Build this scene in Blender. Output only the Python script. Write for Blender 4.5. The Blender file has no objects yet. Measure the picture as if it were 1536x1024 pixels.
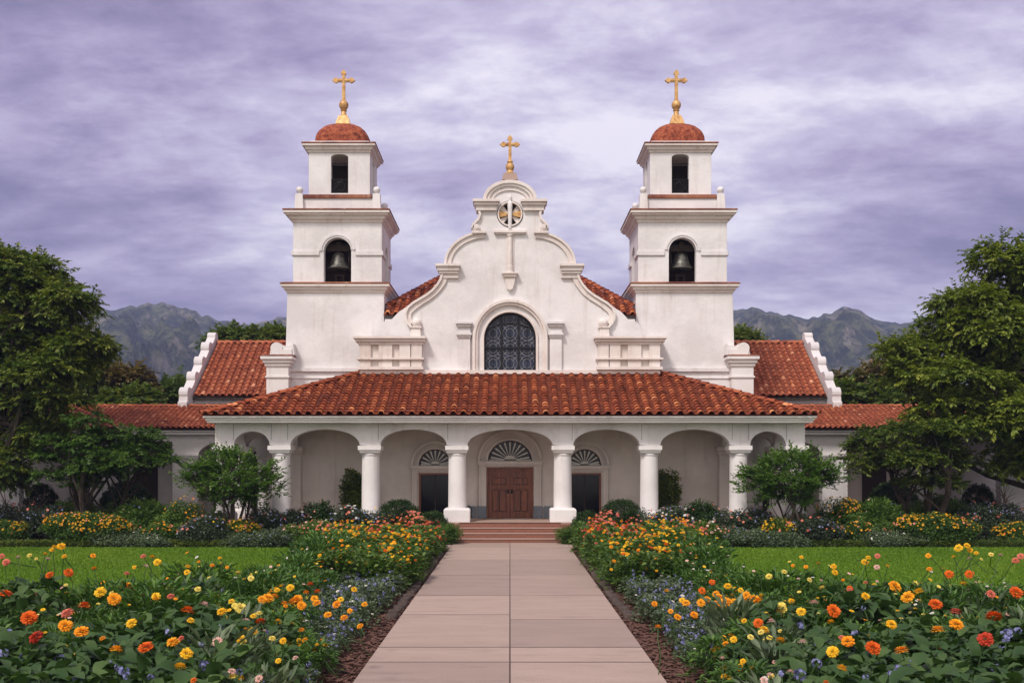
import bpy, bmesh, math, random
import numpy as np
from mathutils import Vector, Matrix
from mathutils.geometry import tessellate_polygon
R = math.radians
PI = math.pi
random.seed(7)
NP = np.random.RandomState(11)
sc = bpy.context.scene
COL = sc.collection
# ---------------------------------------------------------------- camera
F = 1600.0            # focal length in photo pixels (photo 1536 wide)
CX, CY, CH = 765.0, 696.0, 3.0
cam_d = bpy.data.cameras.new('camera')
cam = bpy.data.objects.new('camera', cam_d)
COL.objects.link(cam)
cam.location = (0, 0, CH)
cam.rotation_euler = (R(90), 0, 0)
cam_d.sensor_width = 36
cam_d.lens = 36 * F / 1536
cam_d.shift_x = (768 - CX) / 1536
cam_d.shift_y = (CY - 512) / 1536
cam_d.clip_start = 0.1
cam_d.clip_end = 9000
sc.camera = cam
# ---------------------------------------------------------------- sky and sun
SUN_EL, SUN_AZ = 51, 214      # azimuth clockwise from +Y
sc.view_settings.view_transform = 'Standard'
sc.view_settings.look = 'None'
sc.view_settings.exposure = 0.6
sc.view_settings.gamma = 1
w = bpy.data.worlds.new('World'); sc.world = w; w.use_nodes = True
nt = w.node_tree; nt.nodes.clear()
def nd(t, typ, **kw):
    n = t.nodes.new(typ)
    for k, v in kw.items(): setattr(n, k, v)
    return n
def mth(t, op, a, b=None, c=None, clamp=False):
    n = t.nodes.new('ShaderNodeMath'); n.operation = op; n.use_clamp = clamp
    for i, v in enumerate((a, b, c)):
        if v is None: continue
        if isinstance(v, (int, float)): n.inputs[i].default_value = v
        else: t.links.new(v, n.inputs[i])
    return n.outputs[0]
def ramp(t, fac, stops, interp='LINEAR'):
    n = t.nodes.new('ShaderNodeValToRGB'); n.color_ramp.interpolation = interp
    e = n.color_ramp.elements
    while len(e) < len(stops): e.new(0.5)
    for el, (p, c) in zip(e, stops):
        el.position = p; el.color = (c[0], c[1], c[2], 1)
    t.links.new(fac, n.inputs[0]); return n.outputs[0]
def mixc(t, fac, a, b, mode='MIX'):
    n = t.nodes.new('ShaderNodeMix'); n.data_type = 'RGBA'; n.blend_type = mode
    if isinstance(fac, (int, float)): n.inputs[0].default_value = fac
    else: t.links.new(fac, n.inputs[0])
    for i, v in ((6, a), (7, b)):
        if isinstance(v, (tuple, list)): n.inputs[i].default_value = (v[0], v[1], v[2], 1)
        else: t.links.new(v, n.inputs[i])
    return n.outputs[2]
def noise(t, vec, scale, detail=4, rough=0.5, dist=0.0):
    n = t.nodes.new('ShaderNodeTexNoise')
    n.inputs['Scale'].default_value = scale; n.inputs['Detail'].default_value = detail
    n.inputs['Roughness'].default_value = rough; n.inputs['Distortion'].default_value = dist
    if vec is not None: t.links.new(vec, n.inputs['Vector'])
    return n.outputs['Fac']
def mapping(t, vec, scale=(1, 1, 1), loc=(0, 0, 0), rot=(0, 0, 0)):
    n = t.nodes.new('ShaderNodeMapping')
    n.inputs['Scale'].default_value = scale; n.inputs['Location'].default_value = loc
    n.inputs['Rotation'].default_value = rot
    t.links.new(vec, n.inputs['Vector']); return n.outputs[0]
tc = nd(nt, 'ShaderNodeTexCoord')
sky = nd(nt, 'ShaderNodeTexSky', sky_type='NISHITA')
sky.sun_disc = False; sky.sun_elevation = R(SUN_EL); sky.sun_rotation = R(SUN_AZ)
sep = nd(nt, 'ShaderNodeSeparateXYZ'); nt.links.new(tc.outputs['Generated'], sep.inputs[0])
zz = mth(nt, 'ADD', mth(nt, 'MAXIMUM', sep.outputs[2], 0.0), 0.24)
cu = mth(nt, 'DIVIDE', sep.outputs[0], zz); cv = mth(nt, 'DIVIDE', sep.outputs[1], zz)
comb = nd(nt, 'ShaderNodeCombineXYZ'); nt.links.new(cu, comb.inputs[0]); nt.links.new(cv, comb.inputs[1])
cl1 = noise(nt, mapping(nt, comb.outputs[0], (0.75, 1.05, 1), (3.1, 0.4, 0)), 1.0, 10, 0.62, 0.1)
cl2 = noise(nt, mapping(nt, comb.outputs[0], (2.3, 3.3, 1), (7.7, 2.2, 0)), 1.0, 10, 0.64, 0.2)
cl3 = noise(nt, mapping(nt, comb.outputs[0], (0.25, 0.30, 1), (1.2, 5.2, 0)), 1.0, 3, 0.5)
ax = mth(nt, 'ABSOLUTE', mth(nt, 'SUBTRACT', sep.outputs[0], 0.08))
mid = mth(nt, 'SUBTRACT', 0.042, mth(nt, 'MULTIPLY', ax, 0.17))      # thinner cloud in the middle of the view
lowb = mth(nt, 'MULTIPLY', mth(nt, 'SUBTRACT', 0.42, sep.outputs[2]), 0.10)
cl4 = noise(nt, mapping(nt, comb.outputs[0], (6.0, 9.0, 1), (2.7, 9.2, 0)), 1.0, 9, 0.66, 0.25)
cs = mth(nt, 'ADD', mth(nt, 'MULTIPLY', cl1, 0.50), mth(nt, 'MULTIPLY', cl2, 0.34))
cs = mth(nt, 'ADD', cs, mth(nt, 'MULTIPLY', mth(nt, 'SUBTRACT', cl4, 0.30), 0.13))
cs = mth(nt, 'ADD', cs, mth(nt, 'MULTIPLY', cl3, 0.14))
cs = mth(nt, 'ADD', mth(nt, 'ADD', cs, mid), lowb)
cloud = ramp(nt, cs, [(0.425, (0.165, 0.137, 0.240)), (0.475, (0.255, 0.208, 0.335)), (0.515, (0.35, 0.297, 0.435)), (0.56, (0.47, 0.425, 0.555)), (0.62, (0.72, 0.68, 0.75))])
bk = mth(nt, 'MULTIPLY', mth(nt, 'SUBTRACT', -0.05, sep.outputs[1]), 1.6, clamp=True)      # unseen sky behind the camera, brightened and warmed as added frontal fill
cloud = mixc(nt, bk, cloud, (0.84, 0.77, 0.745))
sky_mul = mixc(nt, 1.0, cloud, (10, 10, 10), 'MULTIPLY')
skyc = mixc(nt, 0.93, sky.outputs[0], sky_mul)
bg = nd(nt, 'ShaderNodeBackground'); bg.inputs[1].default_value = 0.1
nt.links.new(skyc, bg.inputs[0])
wo = nd(nt, 'ShaderNodeOutputWorld'); nt.links.new(bg.outputs[0], wo.inputs[0])
sun_d = bpy.data.lights.new('sun', 'SUN'); sun_d.energy = 2.0; sun_d.angle = R(11); sun_d.color = (1.0, 0.925, 0.865)
sun = bpy.data.objects.new('sun', sun_d); COL.objects.link(sun)
sd = Vector((math.sin(R(SUN_AZ)) * math.cos(R(SUN_EL)), math.cos(R(SUN_AZ)) * math.cos(R(SUN_EL)), math.sin(R(SUN_EL))))
sun.rotation_euler = sd.to_track_quat('Z', 'Y').to_euler()
# ---------------------------------------------------------------- helpers
def PX(px, D): return (px - CX) * D / F
def PZ(py, D): return CH - (py - CY) * D / F
def PW(px, py, D): return Vector((PX(px, D), D, PZ(py, D)))
def DG(py, z=0.0): return (CH - z) * F / (py - CY)
WL = {}
def tag(o, label=None, cat=None, group=None, kind=None):
    if label: o['label'] = label
    if cat: o['category'] = cat
    if group: o['group'] = group
    if kind: o['kind'] = kind
    return o
def empty(name, loc, label, cat, group=None):
    o = bpy.data.objects.new(name, None); COL.objects.link(o); o.location = loc
    o.empty_display_size = 0.2
    WL[o.name] = Vector(loc)
    return tag(o, label, cat, group)
def link_mesh(name, me, mat, parent=None, world=True):
    o = bpy.data.objects.new(name, me); COL.objects.link(o)
    if mat and not me.materials: me.materials.append(mat)
    if parent is not None:
        o.parent = parent
        if world: o.location = -WL[parent.name]
    WL[o.name] = Vector((0, 0, 0))
    return o
class MB:
    def __init__(s, sx=1): s.v = []; s.f = []; s.sx = sx; s.r = None
    def add(s, vs, fs):
        b = len(s.v); s.v += [tuple(v) for v in vs]; s.f += [tuple(b + i for i in f) for f in fs]; return s
    def box(s, x0, x1, y0, y1, z0, z1):
        return s.add([(x0,y0,z0),(x1,y0,z0),(x1,y1,z0),(x0,y1,z0),(x0,y0,z1),(x1,y0,z1),(x1,y1,z1),(x0,y1,z1)],
              [(0,3,2,1),(4,5,6,7),(0,1,5,4),(1,2,6,5),(2,3,7,6),(3,0,4,7)])
    def frust(s, x0, x1, y0, y1, z0, X0, X1, Y0, Y1, z1):
        return s.add([(x0,y0,z0),(x1,y0,z0),(x1,y1,z0),(x0,y1,z0),(X0,Y0,z1),(X1,Y0,z1),(X1,Y1,z1),(X0,Y1,z1)],
              [(0,3,2,1),(4,5,6,7),(0,1,5,4),(1,2,6,5),(2,3,7,6),(3,0,4,7)])
    def prism(s, outer, holes, axis, a0, a1):
        loops = [outer] + list(holes)
        flat = [p for l in loops for p in l]
        tri = tessellate_polygon([[Vector((p[0], p[1], 0)) for p in l] for l in loops])
        def m(p, a): return (p[0], a, p[1]) if axis == 'y' else ((a, p[0], p[1]) if axis == 'x' else (p[0], p[1], a))
        n = len(flat); vs = [m(p, a0) for p in flat] + [m(p, a1) for p in flat]; fs = []
        for t in tri: fs.append(tuple(t)); fs.append(tuple(n + i for i in reversed(t)))
        b = 0
        for l in loops:
            k = len(l)
            for i in range(k):
                j = (i + 1) % k; fs.append((b+i, b+j, n+b+j, n+b+i))
            b += k
        return s.add(vs, fs)
    def lathe(s, c, prof, n=24, sqr=False):
        vs = []; fs = []
        for (r, z) in prof:
            for i in range(n):
                a = 2*PI*i/n; vs.append((c[0]+r*math.cos(a), c[1]+r*math.sin(a), c[2]+z))
        for k in range(len(prof)-1):
            for i in range(n):
                j = (i+1) % n; fs.append((k*n+i, k*n+j, (k+1)*n+j, (k+1)*n+i))
        fs.append(tuple(reversed(range(n)))); fs.append(tuple((len(prof)-1)*n+i for i in range(n)))
        return s.add(vs, fs)
    def tube(s, pts, rad, n=6, cap=True):
        pts = [Vector(p) for p in pts]; k = len(pts)
        if isinstance(rad, (int, float)): rad = [rad]*k
        vs = []; fs = []; up = Vector((0.13, 0.21, 0.97)).normalized(); prev = None
        for i, p in enumerate(pts):
            d = (pts[min(i+1, k-1)] - pts[max(i-1, 0)])
            if d.length < 1e-9: d = Vector((0, 0, 1))
            d.normalize()
            a = prev if prev is not None else (up if abs(d.dot(up)) < 0.95 else Vector((1, 0, 0)))
            u = (a - d*a.dot(d))
            if u.length < 1e-6: u = d.orthogonal()
            u.normalize(); prev = u; v = d.cross(u)
            for q in range(n):
                t = 2*PI*q/n; vs.append(p + u*(rad[i]*math.cos(t)) + v*(rad[i]*math.sin(t)))
        for i in range(k-1):
            for q in range(n):
                r = (q+1) % n; fs.append((i*n+q, i*n+r, (i+1)*n+r, (i+1)*n+q))
        if cap: fs.append(tuple(reversed(range(n)))); fs.append(tuple((k-1)*n+q for q in range(n)))
        return s.add(vs, fs)
    def rings(s, x0, x1, y0, y1, prof):   # cornice: profile (out, z) round a rectangle, closed top and bottom
        vs = []; fs = []
        for (o, z) in prof: vs += [(x0-o,y0-o,z),(x1+o,y0-o,z),(x1+o,y1+o,z),(x0-o,y1+o,z)]
        for k in range(len(prof)-1):
            for i in range(4):
                j = (i+1) % 4; fs.append((k*4+i, k*4+j, (k+1)*4+j, (k+1)*4+i))
        fs.append((3,2,1,0)); m = (len(prof)-1)*4; fs.append((m,m+1,m+2,m+3))
        return s.add(vs, fs)
    def ribbon(s, pts, w0, w1, y0, y1, closed=False):   # band along a curve in XZ: from -w0 to +w1 across it, y0..y1 deep
        n = len(pts); L = []; Rr = []
        for i, p in enumerate(pts):
            a = pts[(i-1) % n] if (closed or i > 0) else pts[i]; b = pts[(i+1) % n] if (closed or i < n-1) else pts[i]
            dx, dz = b[0]-a[0], b[1]-a[1]; l = math.hypot(dx, dz) or 1; nx, nz = -dz/l, dx/l
            L.append((p[0]+nx*w1, p[1]+nz*w1)); Rr.append((p[0]-nx*w0, p[1]-nz*w0))
        vs = []
        for i in range(n): vs += [(L[i][0],y0,L[i][1]),(Rr[i][0],y0,Rr[i][1]),(Rr[i][0],y1,Rr[i][1]),(L[i][0],y1,L[i][1])]
        fs = []
        for i in range(n if closed else n-1):
            j = (i+1) % n
            for q in range(4):
                r = (q+1) % 4; fs.append((i*4+q, i*4+r, j*4+r, j*4+q))
        if not closed: fs += [(0,1,2,3), ((n-1)*4+3,(n-1)*4+2,(n-1)*4+1,(n-1)*4)]
        return s.add(vs, fs)
    def mesh(s, name, smooth=False):
        me = bpy.data.meshes.new(name)
        v = s.v if s.sx == 1 else [(-a, b, c) for a, b, c in s.v]
        me.from_pydata(v, [], s.f); me.update()
        bm = bmesh.new(); bm.from_mesh(me); bmesh.ops.recalc_face_normals(bm, faces=bm.faces); bm.to_mesh(me); bm.free()
        if s.r is not None:
            a = me.attributes.new('rnd', 'FLOAT', 'FACE'); a.data.foreach_set('value', s.r)
        if smooth:
            me.shade_smooth() if hasattr(me, 'shade_smooth') else None
            me.set_sharp_from_angle(angle=R(40))
        return me
    def build(s, name, mat, parent=None, smooth=False):
        return link_mesh(name, s.mesh(name, smooth), mat, parent)
def arch(x0, x1, zb, zs, zc, n=20):
    """closed opening outline with an elliptical head"""
    cx, rx, rz = (x0+x1)/2, (x1-x0)/2, zc-zs
    pts = [(x0, zb)] if zb < zs else []
    for i in range(n+1):
        a = PI - PI*i/n; pts.append((cx+rx*math.cos(a), zs+rz*math.sin(a)))
    if zb < zs: pts.append((x1, zb))
    return pts
def arc(cx, cz, rx, rz, a0, a1, n=14):
    return [(cx+rx*math.cos(R(a0+(a1-a0)*i/n)), cz+rz*math.sin(R(a0+(a1-a0)*i/n))) for i in range(n+1)]
# ---------------------------------------------------------------- materials
def mat(name, col=(0.8,0.8,0.8), rough=0.8, metal=0.0, spec=0.3):
    m = bpy.data.materials.new(name); m.use_nodes = True
    b = m.node_tree.nodes['Principled BSDF']
    b.inputs['Base Color'].default_value = (*col, 1); b.inputs['Roughness'].default_value = rough
    b.inputs['Metallic'].default_value = metal; b.inputs['Specular IOR Level'].default_value = spec
    return m
def parts(m): return m.node_tree, m.node_tree.nodes['Principled BSDF']
def bump(t, b, h, strength, dist=0.02, normal=None):
    n = t.nodes.new('ShaderNodeBump'); n.inputs['Strength'].default_value = strength; n.inputs['Distance'].default_value = dist
    t.links.new(h, n.inputs['Height'])
    if normal is not None: t.links.new(normal, n.inputs['Normal'])
    t.links.new(n.outputs[0], b.inputs['Normal'])
def geo_pos(t): return t.nodes.new('ShaderNodeNewGeometry').outputs['Position']
def stucco(name, c1, c2, stain=(0.42,0.30,0.22), stain_amt=0.5, bev=0.03, bstr=0.5):
    m = mat(name, c1, 0.9, 0, 0.15); t, b = parts(m); p = geo_pos(t)
    n1 = noise(t, p, 0.7, 5, 0.6); n2 = noise(t, p, 9, 5, 0.6); n3 = noise(t, mapping(t, p, (3.5, 3.5, 0.35)), 1.0, 5, 0.65)
    base = mixc(t, ramp(t, n1, [(0.42,(0,0,0)),(0.60,(1,1,1))]), c1, c2)
    st = ramp(t, n3, [(0.55,(0,0,0)),(0.76,(1,1,1))])
    blot = ramp(t, noise(t, p, 1.3, 7, 0.68), [(0.60,(0,0,0)),(0.75,(1,1,1))])
    f = mth(t, 'MULTIPLY', mth(t, 'ADD', st, mth(t, 'MULTIPLY', blot, 0.5), clamp=True), stain_amt)
    t.links.new(mixc(t, f, base, stain), b.inputs['Base Color'])
    bv = t.nodes.new('ShaderNodeBevel'); bv.samples = 4; bv.inputs[0].default_value = bev
    h = mth(t, 'ADD', mth(t, 'MULTIPLY', n2, 0.5), mth(t, 'MULTIPLY', noise(t, p, 2.4, 4, 0.6), 1.2))
    bump(t, b, h, bstr, 0.035, bv.outputs[0])
    return m
M = {}
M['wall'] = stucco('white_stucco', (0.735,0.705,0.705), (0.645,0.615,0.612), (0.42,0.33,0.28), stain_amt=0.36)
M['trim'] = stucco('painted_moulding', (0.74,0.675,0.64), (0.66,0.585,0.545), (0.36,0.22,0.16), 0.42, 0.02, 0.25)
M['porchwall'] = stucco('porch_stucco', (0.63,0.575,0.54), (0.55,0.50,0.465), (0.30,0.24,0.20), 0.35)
M['column'] = stucco('column_plaster', (0.745,0.71,0.70), (0.68,0.645,0.635), (0.45,0.36,0.31), 0.4, 0.02, 0.22)
M['wing'] = stucco('wing_stucco', (0.70,0.665,0.66), (0.63,0.60,0.60), stain_amt=0.25)
M['plinth'] = stucco('grey_blue_plinth', (0.22,0.24,0.27), (0.17,0.19,0.22), (0.10,0.10,0.11), 0.5)
M['redband'] = stucco('rust_red_edge', (0.32,0.13,0.075), (0.16,0.055,0.04), (0.50,0.36,0.26), 0.9)
def tile_mat(name, dark, mid_, light):
    m = mat(name, mid_, 0.75, 0, 0.3); t, b = parts(m)
    at = t.nodes.new('ShaderNodeAttribute'); at.attribute_name = 'rnd'
    p = geo_pos(t)
    c = ramp(t, at.outputs['Fac'], [(0.0, dark), (0.45, mid_), (0.85, light), (1.0, (light[0]*1.25, light[1]*1.5, light[2]*1.8))])
    g = ramp(t, noise(t, p, 1.1, 6, 0.65), [(0.42,(0,0,0)),(0.72,(1,1,1))])
    c = mixc(t, mth(t, 'MULTIPLY', g, 0.35), c, (0.12,0.04,0.025))
    g2 = ramp(t, noise(t, p, 16, 4, 0.7), [(0.5,(0,0,0)),(0.75,(1,1,1))])
    c = mixc(t, mth(t, 'MULTIPLY', g2, 0.35), c, (0.06,0.03,0.03))
    t.links.new(c, b.inputs['Base Color'])
    bump(t, b, noise(t, p, 30, 4, 0.6), 0.35, 0.01)
    return m
M['tile'] = tile_mat('clay_tile', (0.11,0.022,0.009), (0.34,0.075,0.025), (0.58,0.19,0.065))
M['tile2'] = tile_mat('wing_clay_tile', (0.20,0.047,0.02), (0.39,0.102,0.042), (0.56,0.21,0.095))
M['dome'] = mat('dome_terracotta', (0.33,0.075,0.035), 0.8, 0, 0.25)
t, b = parts(M['dome']); p = geo_pos(t)
c = ramp(t, noise(t, p, 5, 7, 0.7), [(0.35,(0.10,0.022,0.015)),(0.5,(0.30,0.07,0.033)),(0.66,(0.45,0.14,0.065))])
t.links.new(c, b.inputs['Base Color']); bump(t, b, noise(t, p, 12, 5, 0.6), 0.9, 0.08)
M['gold'] = mat('gilded_metal', (0.72,0.44,0.17), 0.5, 0.25, 0.4)
t, b = parts(M['gold']); p = geo_pos(t)
t.links.new(ramp(t, noise(t, p, 7, 6, 0.7), [(0.35,(0.34,0.15,0.07)),(0.5,(0.58,0.34,0.12)),(0.7,(0.70,0.47,0.22))]), b.inputs['Base Color'])
M['iron'] = mat('black_iron', (0.02,0.02,0.022), 0.5, 0.6)
M['bronze'] = mat('weathered_bronze', (0.055,0.05,0.045), 0.5, 0.7)
t, b = parts(M['bronze']); p = geo_pos(t)
t.links.new(ramp(t, noise(t, p, 6, 5, 0.6), [(0.4,(0.07,0.066,0.06)),(0.7,(0.2,0.2,0.175))]), b.inputs['Base Color'])
M['darkwood'] = mat('dark_timber', (0.05,0.035,0.028), 0.8)
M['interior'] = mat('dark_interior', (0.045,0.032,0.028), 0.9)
M['glass'] = mat('dark_glass', (0.008,0.009,0.011), 0.12, 0, 0.25)
M['stained'] = mat('leaded_glass', (0.02,0.025,0.05), 0.3, 0, 0.3)
t, b = parts(M['stained']); p = geo_pos(t)
vo = t.nodes.new('ShaderNodeTexVoronoi'); vo.inputs['Scale'].default_value = 5; t.links.new(p, vo.inputs['Vector'])
t.links.new(ramp(t, noise(t, vo.outputs['Position'], 3, 1, 0.5), [(0.3,(0.006,0.008,0.018)),(0.5,(0.014,0.02,0.045)),(0.7,(0.035,0.04,0.075))]), b.inputs['Base Color'])
bump(t, b, noise(t, p, 9, 3, 0.5), 0.2, 0.02)
M['lead'] = mat('pale_lead_came', (0.25,0.255,0.27), 0.5, 0.2)
M['white'] = mat('white_paint', (0.66,0.63,0.58), 0.6)
def wood_mat():
    m = mat('red_brown_wood', (0.14,0.035,0.014), 0.42, 0, 0.5); t, b = parts(m); p = geo_pos(t)
    n = noise(t, mapping(t, p, (14, 14, 0.9)), 1.0, 6, 0.6, 0.6)
    t.links.new(ramp(t, n, [(0.3,(0.07,0.016,0.005)),(0.5,(0.17,0.044,0.014)),(0.7,(0.27,0.078,0.027))]), b.inputs['Base Color'])
    bump(t, b, n, 0.2, 0.01); return m
M['wood'] = wood_mat()
def brick_mat(name, c1, c2, mortar, scale):
    m = mat(name, c1, 0.85); t, b = parts(m); p = geo_pos(t)
    br = t.nodes.new('ShaderNodeTexBrick'); br.inputs['Scale'].default_value = scale
    br.inputs['Color1'].default_value = (*c1,1); br.inputs['Color2'].default_value = (*c2,1); br.inputs['Mortar'].default_value = (*mortar,1)
    br.inputs['Mortar Size'].default_value = 0.03; br.inputs['Row Height'].default_value = 0.3
    t.links.new(mapping(t, p, (1,1,1), rot=(R(90),0,0)), br.inputs['Vector'])
    g = noise(t, p, 4, 6, 0.7)
    t.links.new(mixc(t, mth(t,'MULTIPLY',g,0.5), br.outputs[0], (0.12,0.07,0.05)), b.inputs['Base Color']); return m
M['shadeline'] = mat('painted_panel_shade', (0.03,0.008,0.004), 0.6)  # dark colour standing in for shade in the door panel recesses
M['jointdirt'] = mat('joint_dirt', (0.13,0.095,0.08), 0.95)
M['brick'] = brick_mat('step_brick', (0.30,0.095,0.065), (0.24,0.08,0.055), (0.24,0.15,0.11), 3.2)
def concrete(name, c1, c2, dark):
    m = mat(name, c1, 0.85, 0, 0.25); t, b = parts(m); p = geo_pos(t)
    at = t.nodes.new('ShaderNodeAttribute'); at.attribute_name = 'rnd'
    base = mixc(t, ramp(t, noise(t, mapping(t, p, (0.5,1.8,1)), 1.0, 7, 0.68), [(0.3,(0,0,0)),(0.7,(1,1,1))]), c1, c2)
    base = mixc(t, mth(t, 'MULTIPLY', at.outputs['Fac'], 0.42), base, dark)
    sp = ramp(t, noise(t, p, 60, 3, 0.7), [(0.50,(0,0,0)),(0.72,(1,1,1))])
    base = mixc(t, mth(t,'MULTIPLY',sp,0.40), base, dark)
    st = ramp(t, noise(t, mapping(t, p, (0.7,2.2,1), (4,2,0)), 0.9, 6, 0.7), [(0.55,(0,0,0)),(0.75,(1,1,1))])
    base = mixc(t, mth(t,'MULTIPLY',st,0.45), base, dark)
    t.links.new(base, b.inputs['Base Color']); bump(t, b, noise(t, p, 45, 4, 0.6), 0.3, 0.01); return m
M['path'] = concrete('pinkish_concrete', (0.475,0.36,0.295), (0.385,0.29,0.235), (0.17,0.13,0.108))
M['stone'] = concrete('pale_stone', (0.42,0.30,0.25), (0.35,0.25,0.20), (0.18,0.13,0.11))
def soil_mat(name, a, b_, c_):
    m = mat(name, a, 0.95, 0, 0.1); t, b = parts(m); p = geo_pos(t)
    t.links.new(ramp(t, noise(t, p, 5, 8, 0.75), [(0.3,a),(0.55,b_),(0.75,c_)]), b.inputs['Base Color'])
    bump(t, b, noise(t, p, 14, 8, 0.75), 1.0, 0.06); return m
M['soil'] = soil_mat('bark_mulch', (0.03,0.017,0.012), (0.085,0.042,0.03), (0.16,0.085,0.06))
M['ground'] = soil_mat('dry_ground', (0.03,0.03,0.016), (0.05,0.05,0.025), (0.09,0.08,0.045))
M['lawn'] = soil_mat('lawn_base', (0.05,0.12,0.005), (0.075,0.165,0.008), (0.11,0.20,0.012))
M['chips'] = mat('bark_chips', (0.12,0.06,0.042), 0.9)
def leaf_mat(name, dark, mid_, light, trans=0.3, rough=0.5, spec=0.35):
    m = mat(name, mid_, rough, 0, spec); t, b = parts(m)
    at = t.nodes.new('ShaderNodeAttribute'); at.attribute_name = 'rnd'
    oi = t.nodes.new('ShaderNodeObjectInfo')
    p = geo_pos(t)
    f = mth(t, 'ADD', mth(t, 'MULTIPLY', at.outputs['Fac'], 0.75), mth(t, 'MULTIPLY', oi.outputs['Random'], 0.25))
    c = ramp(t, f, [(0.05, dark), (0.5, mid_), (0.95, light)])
    t.links.new(c, b.inputs['Base Color'])
    tr = t.nodes.new('ShaderNodeBsdfTranslucent')
    t.links.new(mixc(t, 1.0, c, (1.2,1.35,0.6), 'MULTIPLY'), tr.inputs[0])
    mx = t.nodes.new('ShaderNodeMixShader'); mx.inputs[0].default_value = trans
    out = t.nodes['Material Output']
    t.links.new(b.outputs[0], mx.inputs[1]); t.links.new(tr.outputs[0], mx.inputs[2]); t.links.new(mx.outputs[0], out.inputs[0])
    return m
def petal_mat(name, cols, trans=0.2):
    m = mat(name, cols[0], 0.6, 0, 0.2); t, b = parts(m)
    at = t.nodes.new('ShaderNodeAttribute'); at.attribute_name = 'rnd'
    oi = t.nodes.new('ShaderNodeObjectInfo')
    f = mth(t, 'ADD', mth(t, 'MULTIPLY', at.outputs['Fac'], 0.6), mth(t, 'MULTIPLY', oi.outputs['Random'], 0.4))
    c = ramp(t, f, [(i/(len(cols)-1), q) for i, q in enumerate(cols)])
    t.links.new(c, b.inputs['Base Color'])
    tr = t.nodes.new('ShaderNodeBsdfTranslucent'); t.links.new(c, tr.inputs[0])
    mx = t.nodes.new('ShaderNodeMixShader'); mx.inputs[0].default_value = trans
    t.links.new(b.outputs[0], mx.inputs[1]); t.links.new(tr.outputs[0], mx.inputs[2]); t.links.new(mx.outputs[0], t.nodes['Material Output'].inputs[0])
    return m
M['leaf_dark'] = leaf_mat('dark_tree_leaves', (0.03,0.06,0.010), (0.09,0.14,0.022), (0.26,0.27,0.04))
M['leaf_olive'] = leaf_mat('olive_tree_leaves', (0.055,0.10,0.014), (0.19,0.24,0.03), (0.44,0.40,0.06))
M['leaf_mid'] = leaf_mat('green_leaves', (0.03,0.07,0.012), (0.075,0.145,0.025), (0.16,0.24,0.045))
M['leaf_bright'] = leaf_mat('bright_green_leaves', (0.04,0.09,0.014), (0.10,0.19,0.03), (0.22,0.31,0.06))
M['leaf_far'] = leaf_mat('far_tree_leaves', (0.04,0.08,0.016), (0.10,0.15,0.03), (0.22,0.24,0.05))
M['leaf_rust'] = leaf_mat('rusty_tree_leaves', (0.06,0.06,0.02), (0.13,0.115,0.04), (0.26,0.16,0.07))
M['leaf_bed'] = leaf_mat('zinnia_leaves', (0.022,0.052,0.018), (0.045,0.092,0.028), (0.10,0.165,0.045), 0.25, 0.55, 0.22)
M['leaf_mari'] = leaf_mat('marigold_leaves', (0.025,0.065,0.011), (0.06,0.14,0.022), (0.14,0.25,0.045), 0.25)
M['leaf_grey'] = leaf_mat('grey_green_leaves', (0.045,0.075,0.035), (0.09,0.13,0.065), (0.17,0.22,0.12), 0.2)
M['leaf_box'] = leaf_mat('boxwood_leaves', (0.012,0.032,0.007), (0.028,0.062,0.012), (0.06,0.105,0.022), 0.15)
M['leaf_lime'] = leaf_mat('lime_leaves', (0.06,0.11,0.015), (0.11,0.18,0.025), (0.19,0.26,0.05))
M['leaf_purple'] = leaf_mat('dusky_leaves', (0.03,0.045,0.026), (0.055,0.082,0.042), (0.105,0.14,0.075), 0.15)
M['grass'] = leaf_mat('grass_blades', (0.07,0.15,0.006), (0.125,0.235,0.010), (0.22,0.32,0.025), 0.3, 0.6)
M['stem'] = mat('green_stem', (0.05,0.10,0.025), 0.6)
M['bark'] = mat('bark', (0.05,0.038,0.03), 0.9)
t, b = parts(M['bark']); p = geo_pos(t); n = noise(t, mapping(t, p, (8,8,1.5)), 1.0, 6, 0.7)
t.links.new(ramp(t, n, [(0.3,(0.02,0.015,0.012)),(0.7,(0.10,0.075,0.058))]), b.inputs['Base Color']); bump(t, b, n, 0.8, 0.05)
M['palebark'] = mat('pale_bark', (0.20,0.13,0.09), 0.9)
M['p_orange'] = petal_mat('orange_petals', [(0.55,0.07,0.01),(0.75,0.14,0.012),(0.85,0.26,0.02)])
M['p_amber'] = petal_mat('amber_petals', [(0.78,0.22,0.01),(0.88,0.38,0.015),(0.90,0.50,0.03)])
M['p_gold'] = petal_mat('old_gold_petals', [(0.45,0.20,0.01),(0.60,0.30,0.012),(0.68,0.42,0.02)])
M['p_yellow'] = petal_mat('yellow_petals', [(0.80,0.38,0.01),(0.86,0.52,0.02),(0.90,0.64,0.05)])
M['p_lemon'] = petal_mat('lemon_petals', [(0.78,0.60,0.08),(0.85,0.70,0.16),(0.88,0.78,0.30)])
M['p_red'] = petal_mat('red_petals', [(0.35,0.02,0.012),(0.52,0.05,0.02),(0.62,0.10,0.04)])
M['p_pink'] = petal_mat('pale_pink_petals', [(0.68,0.34,0.26),(0.78,0.50,0.42),(0.82,0.62,0.55)])
M['p_coral'] = petal_mat('coral_petals', [(0.58,0.10,0.06),(0.70,0.20,0.13),(0.75,0.32,0.24)])
M['p_blue'] = petal_mat('blue_petals', [(0.15,0.16,0.36),(0.24,0.25,0.47),(0.36,0.36,0.58)])
M['p_white'] = petal_mat('cream_petals', [(0.62,0.56,0.48),(0.74,0.70,0.62),(0.80,0.78,0.74)])
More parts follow.
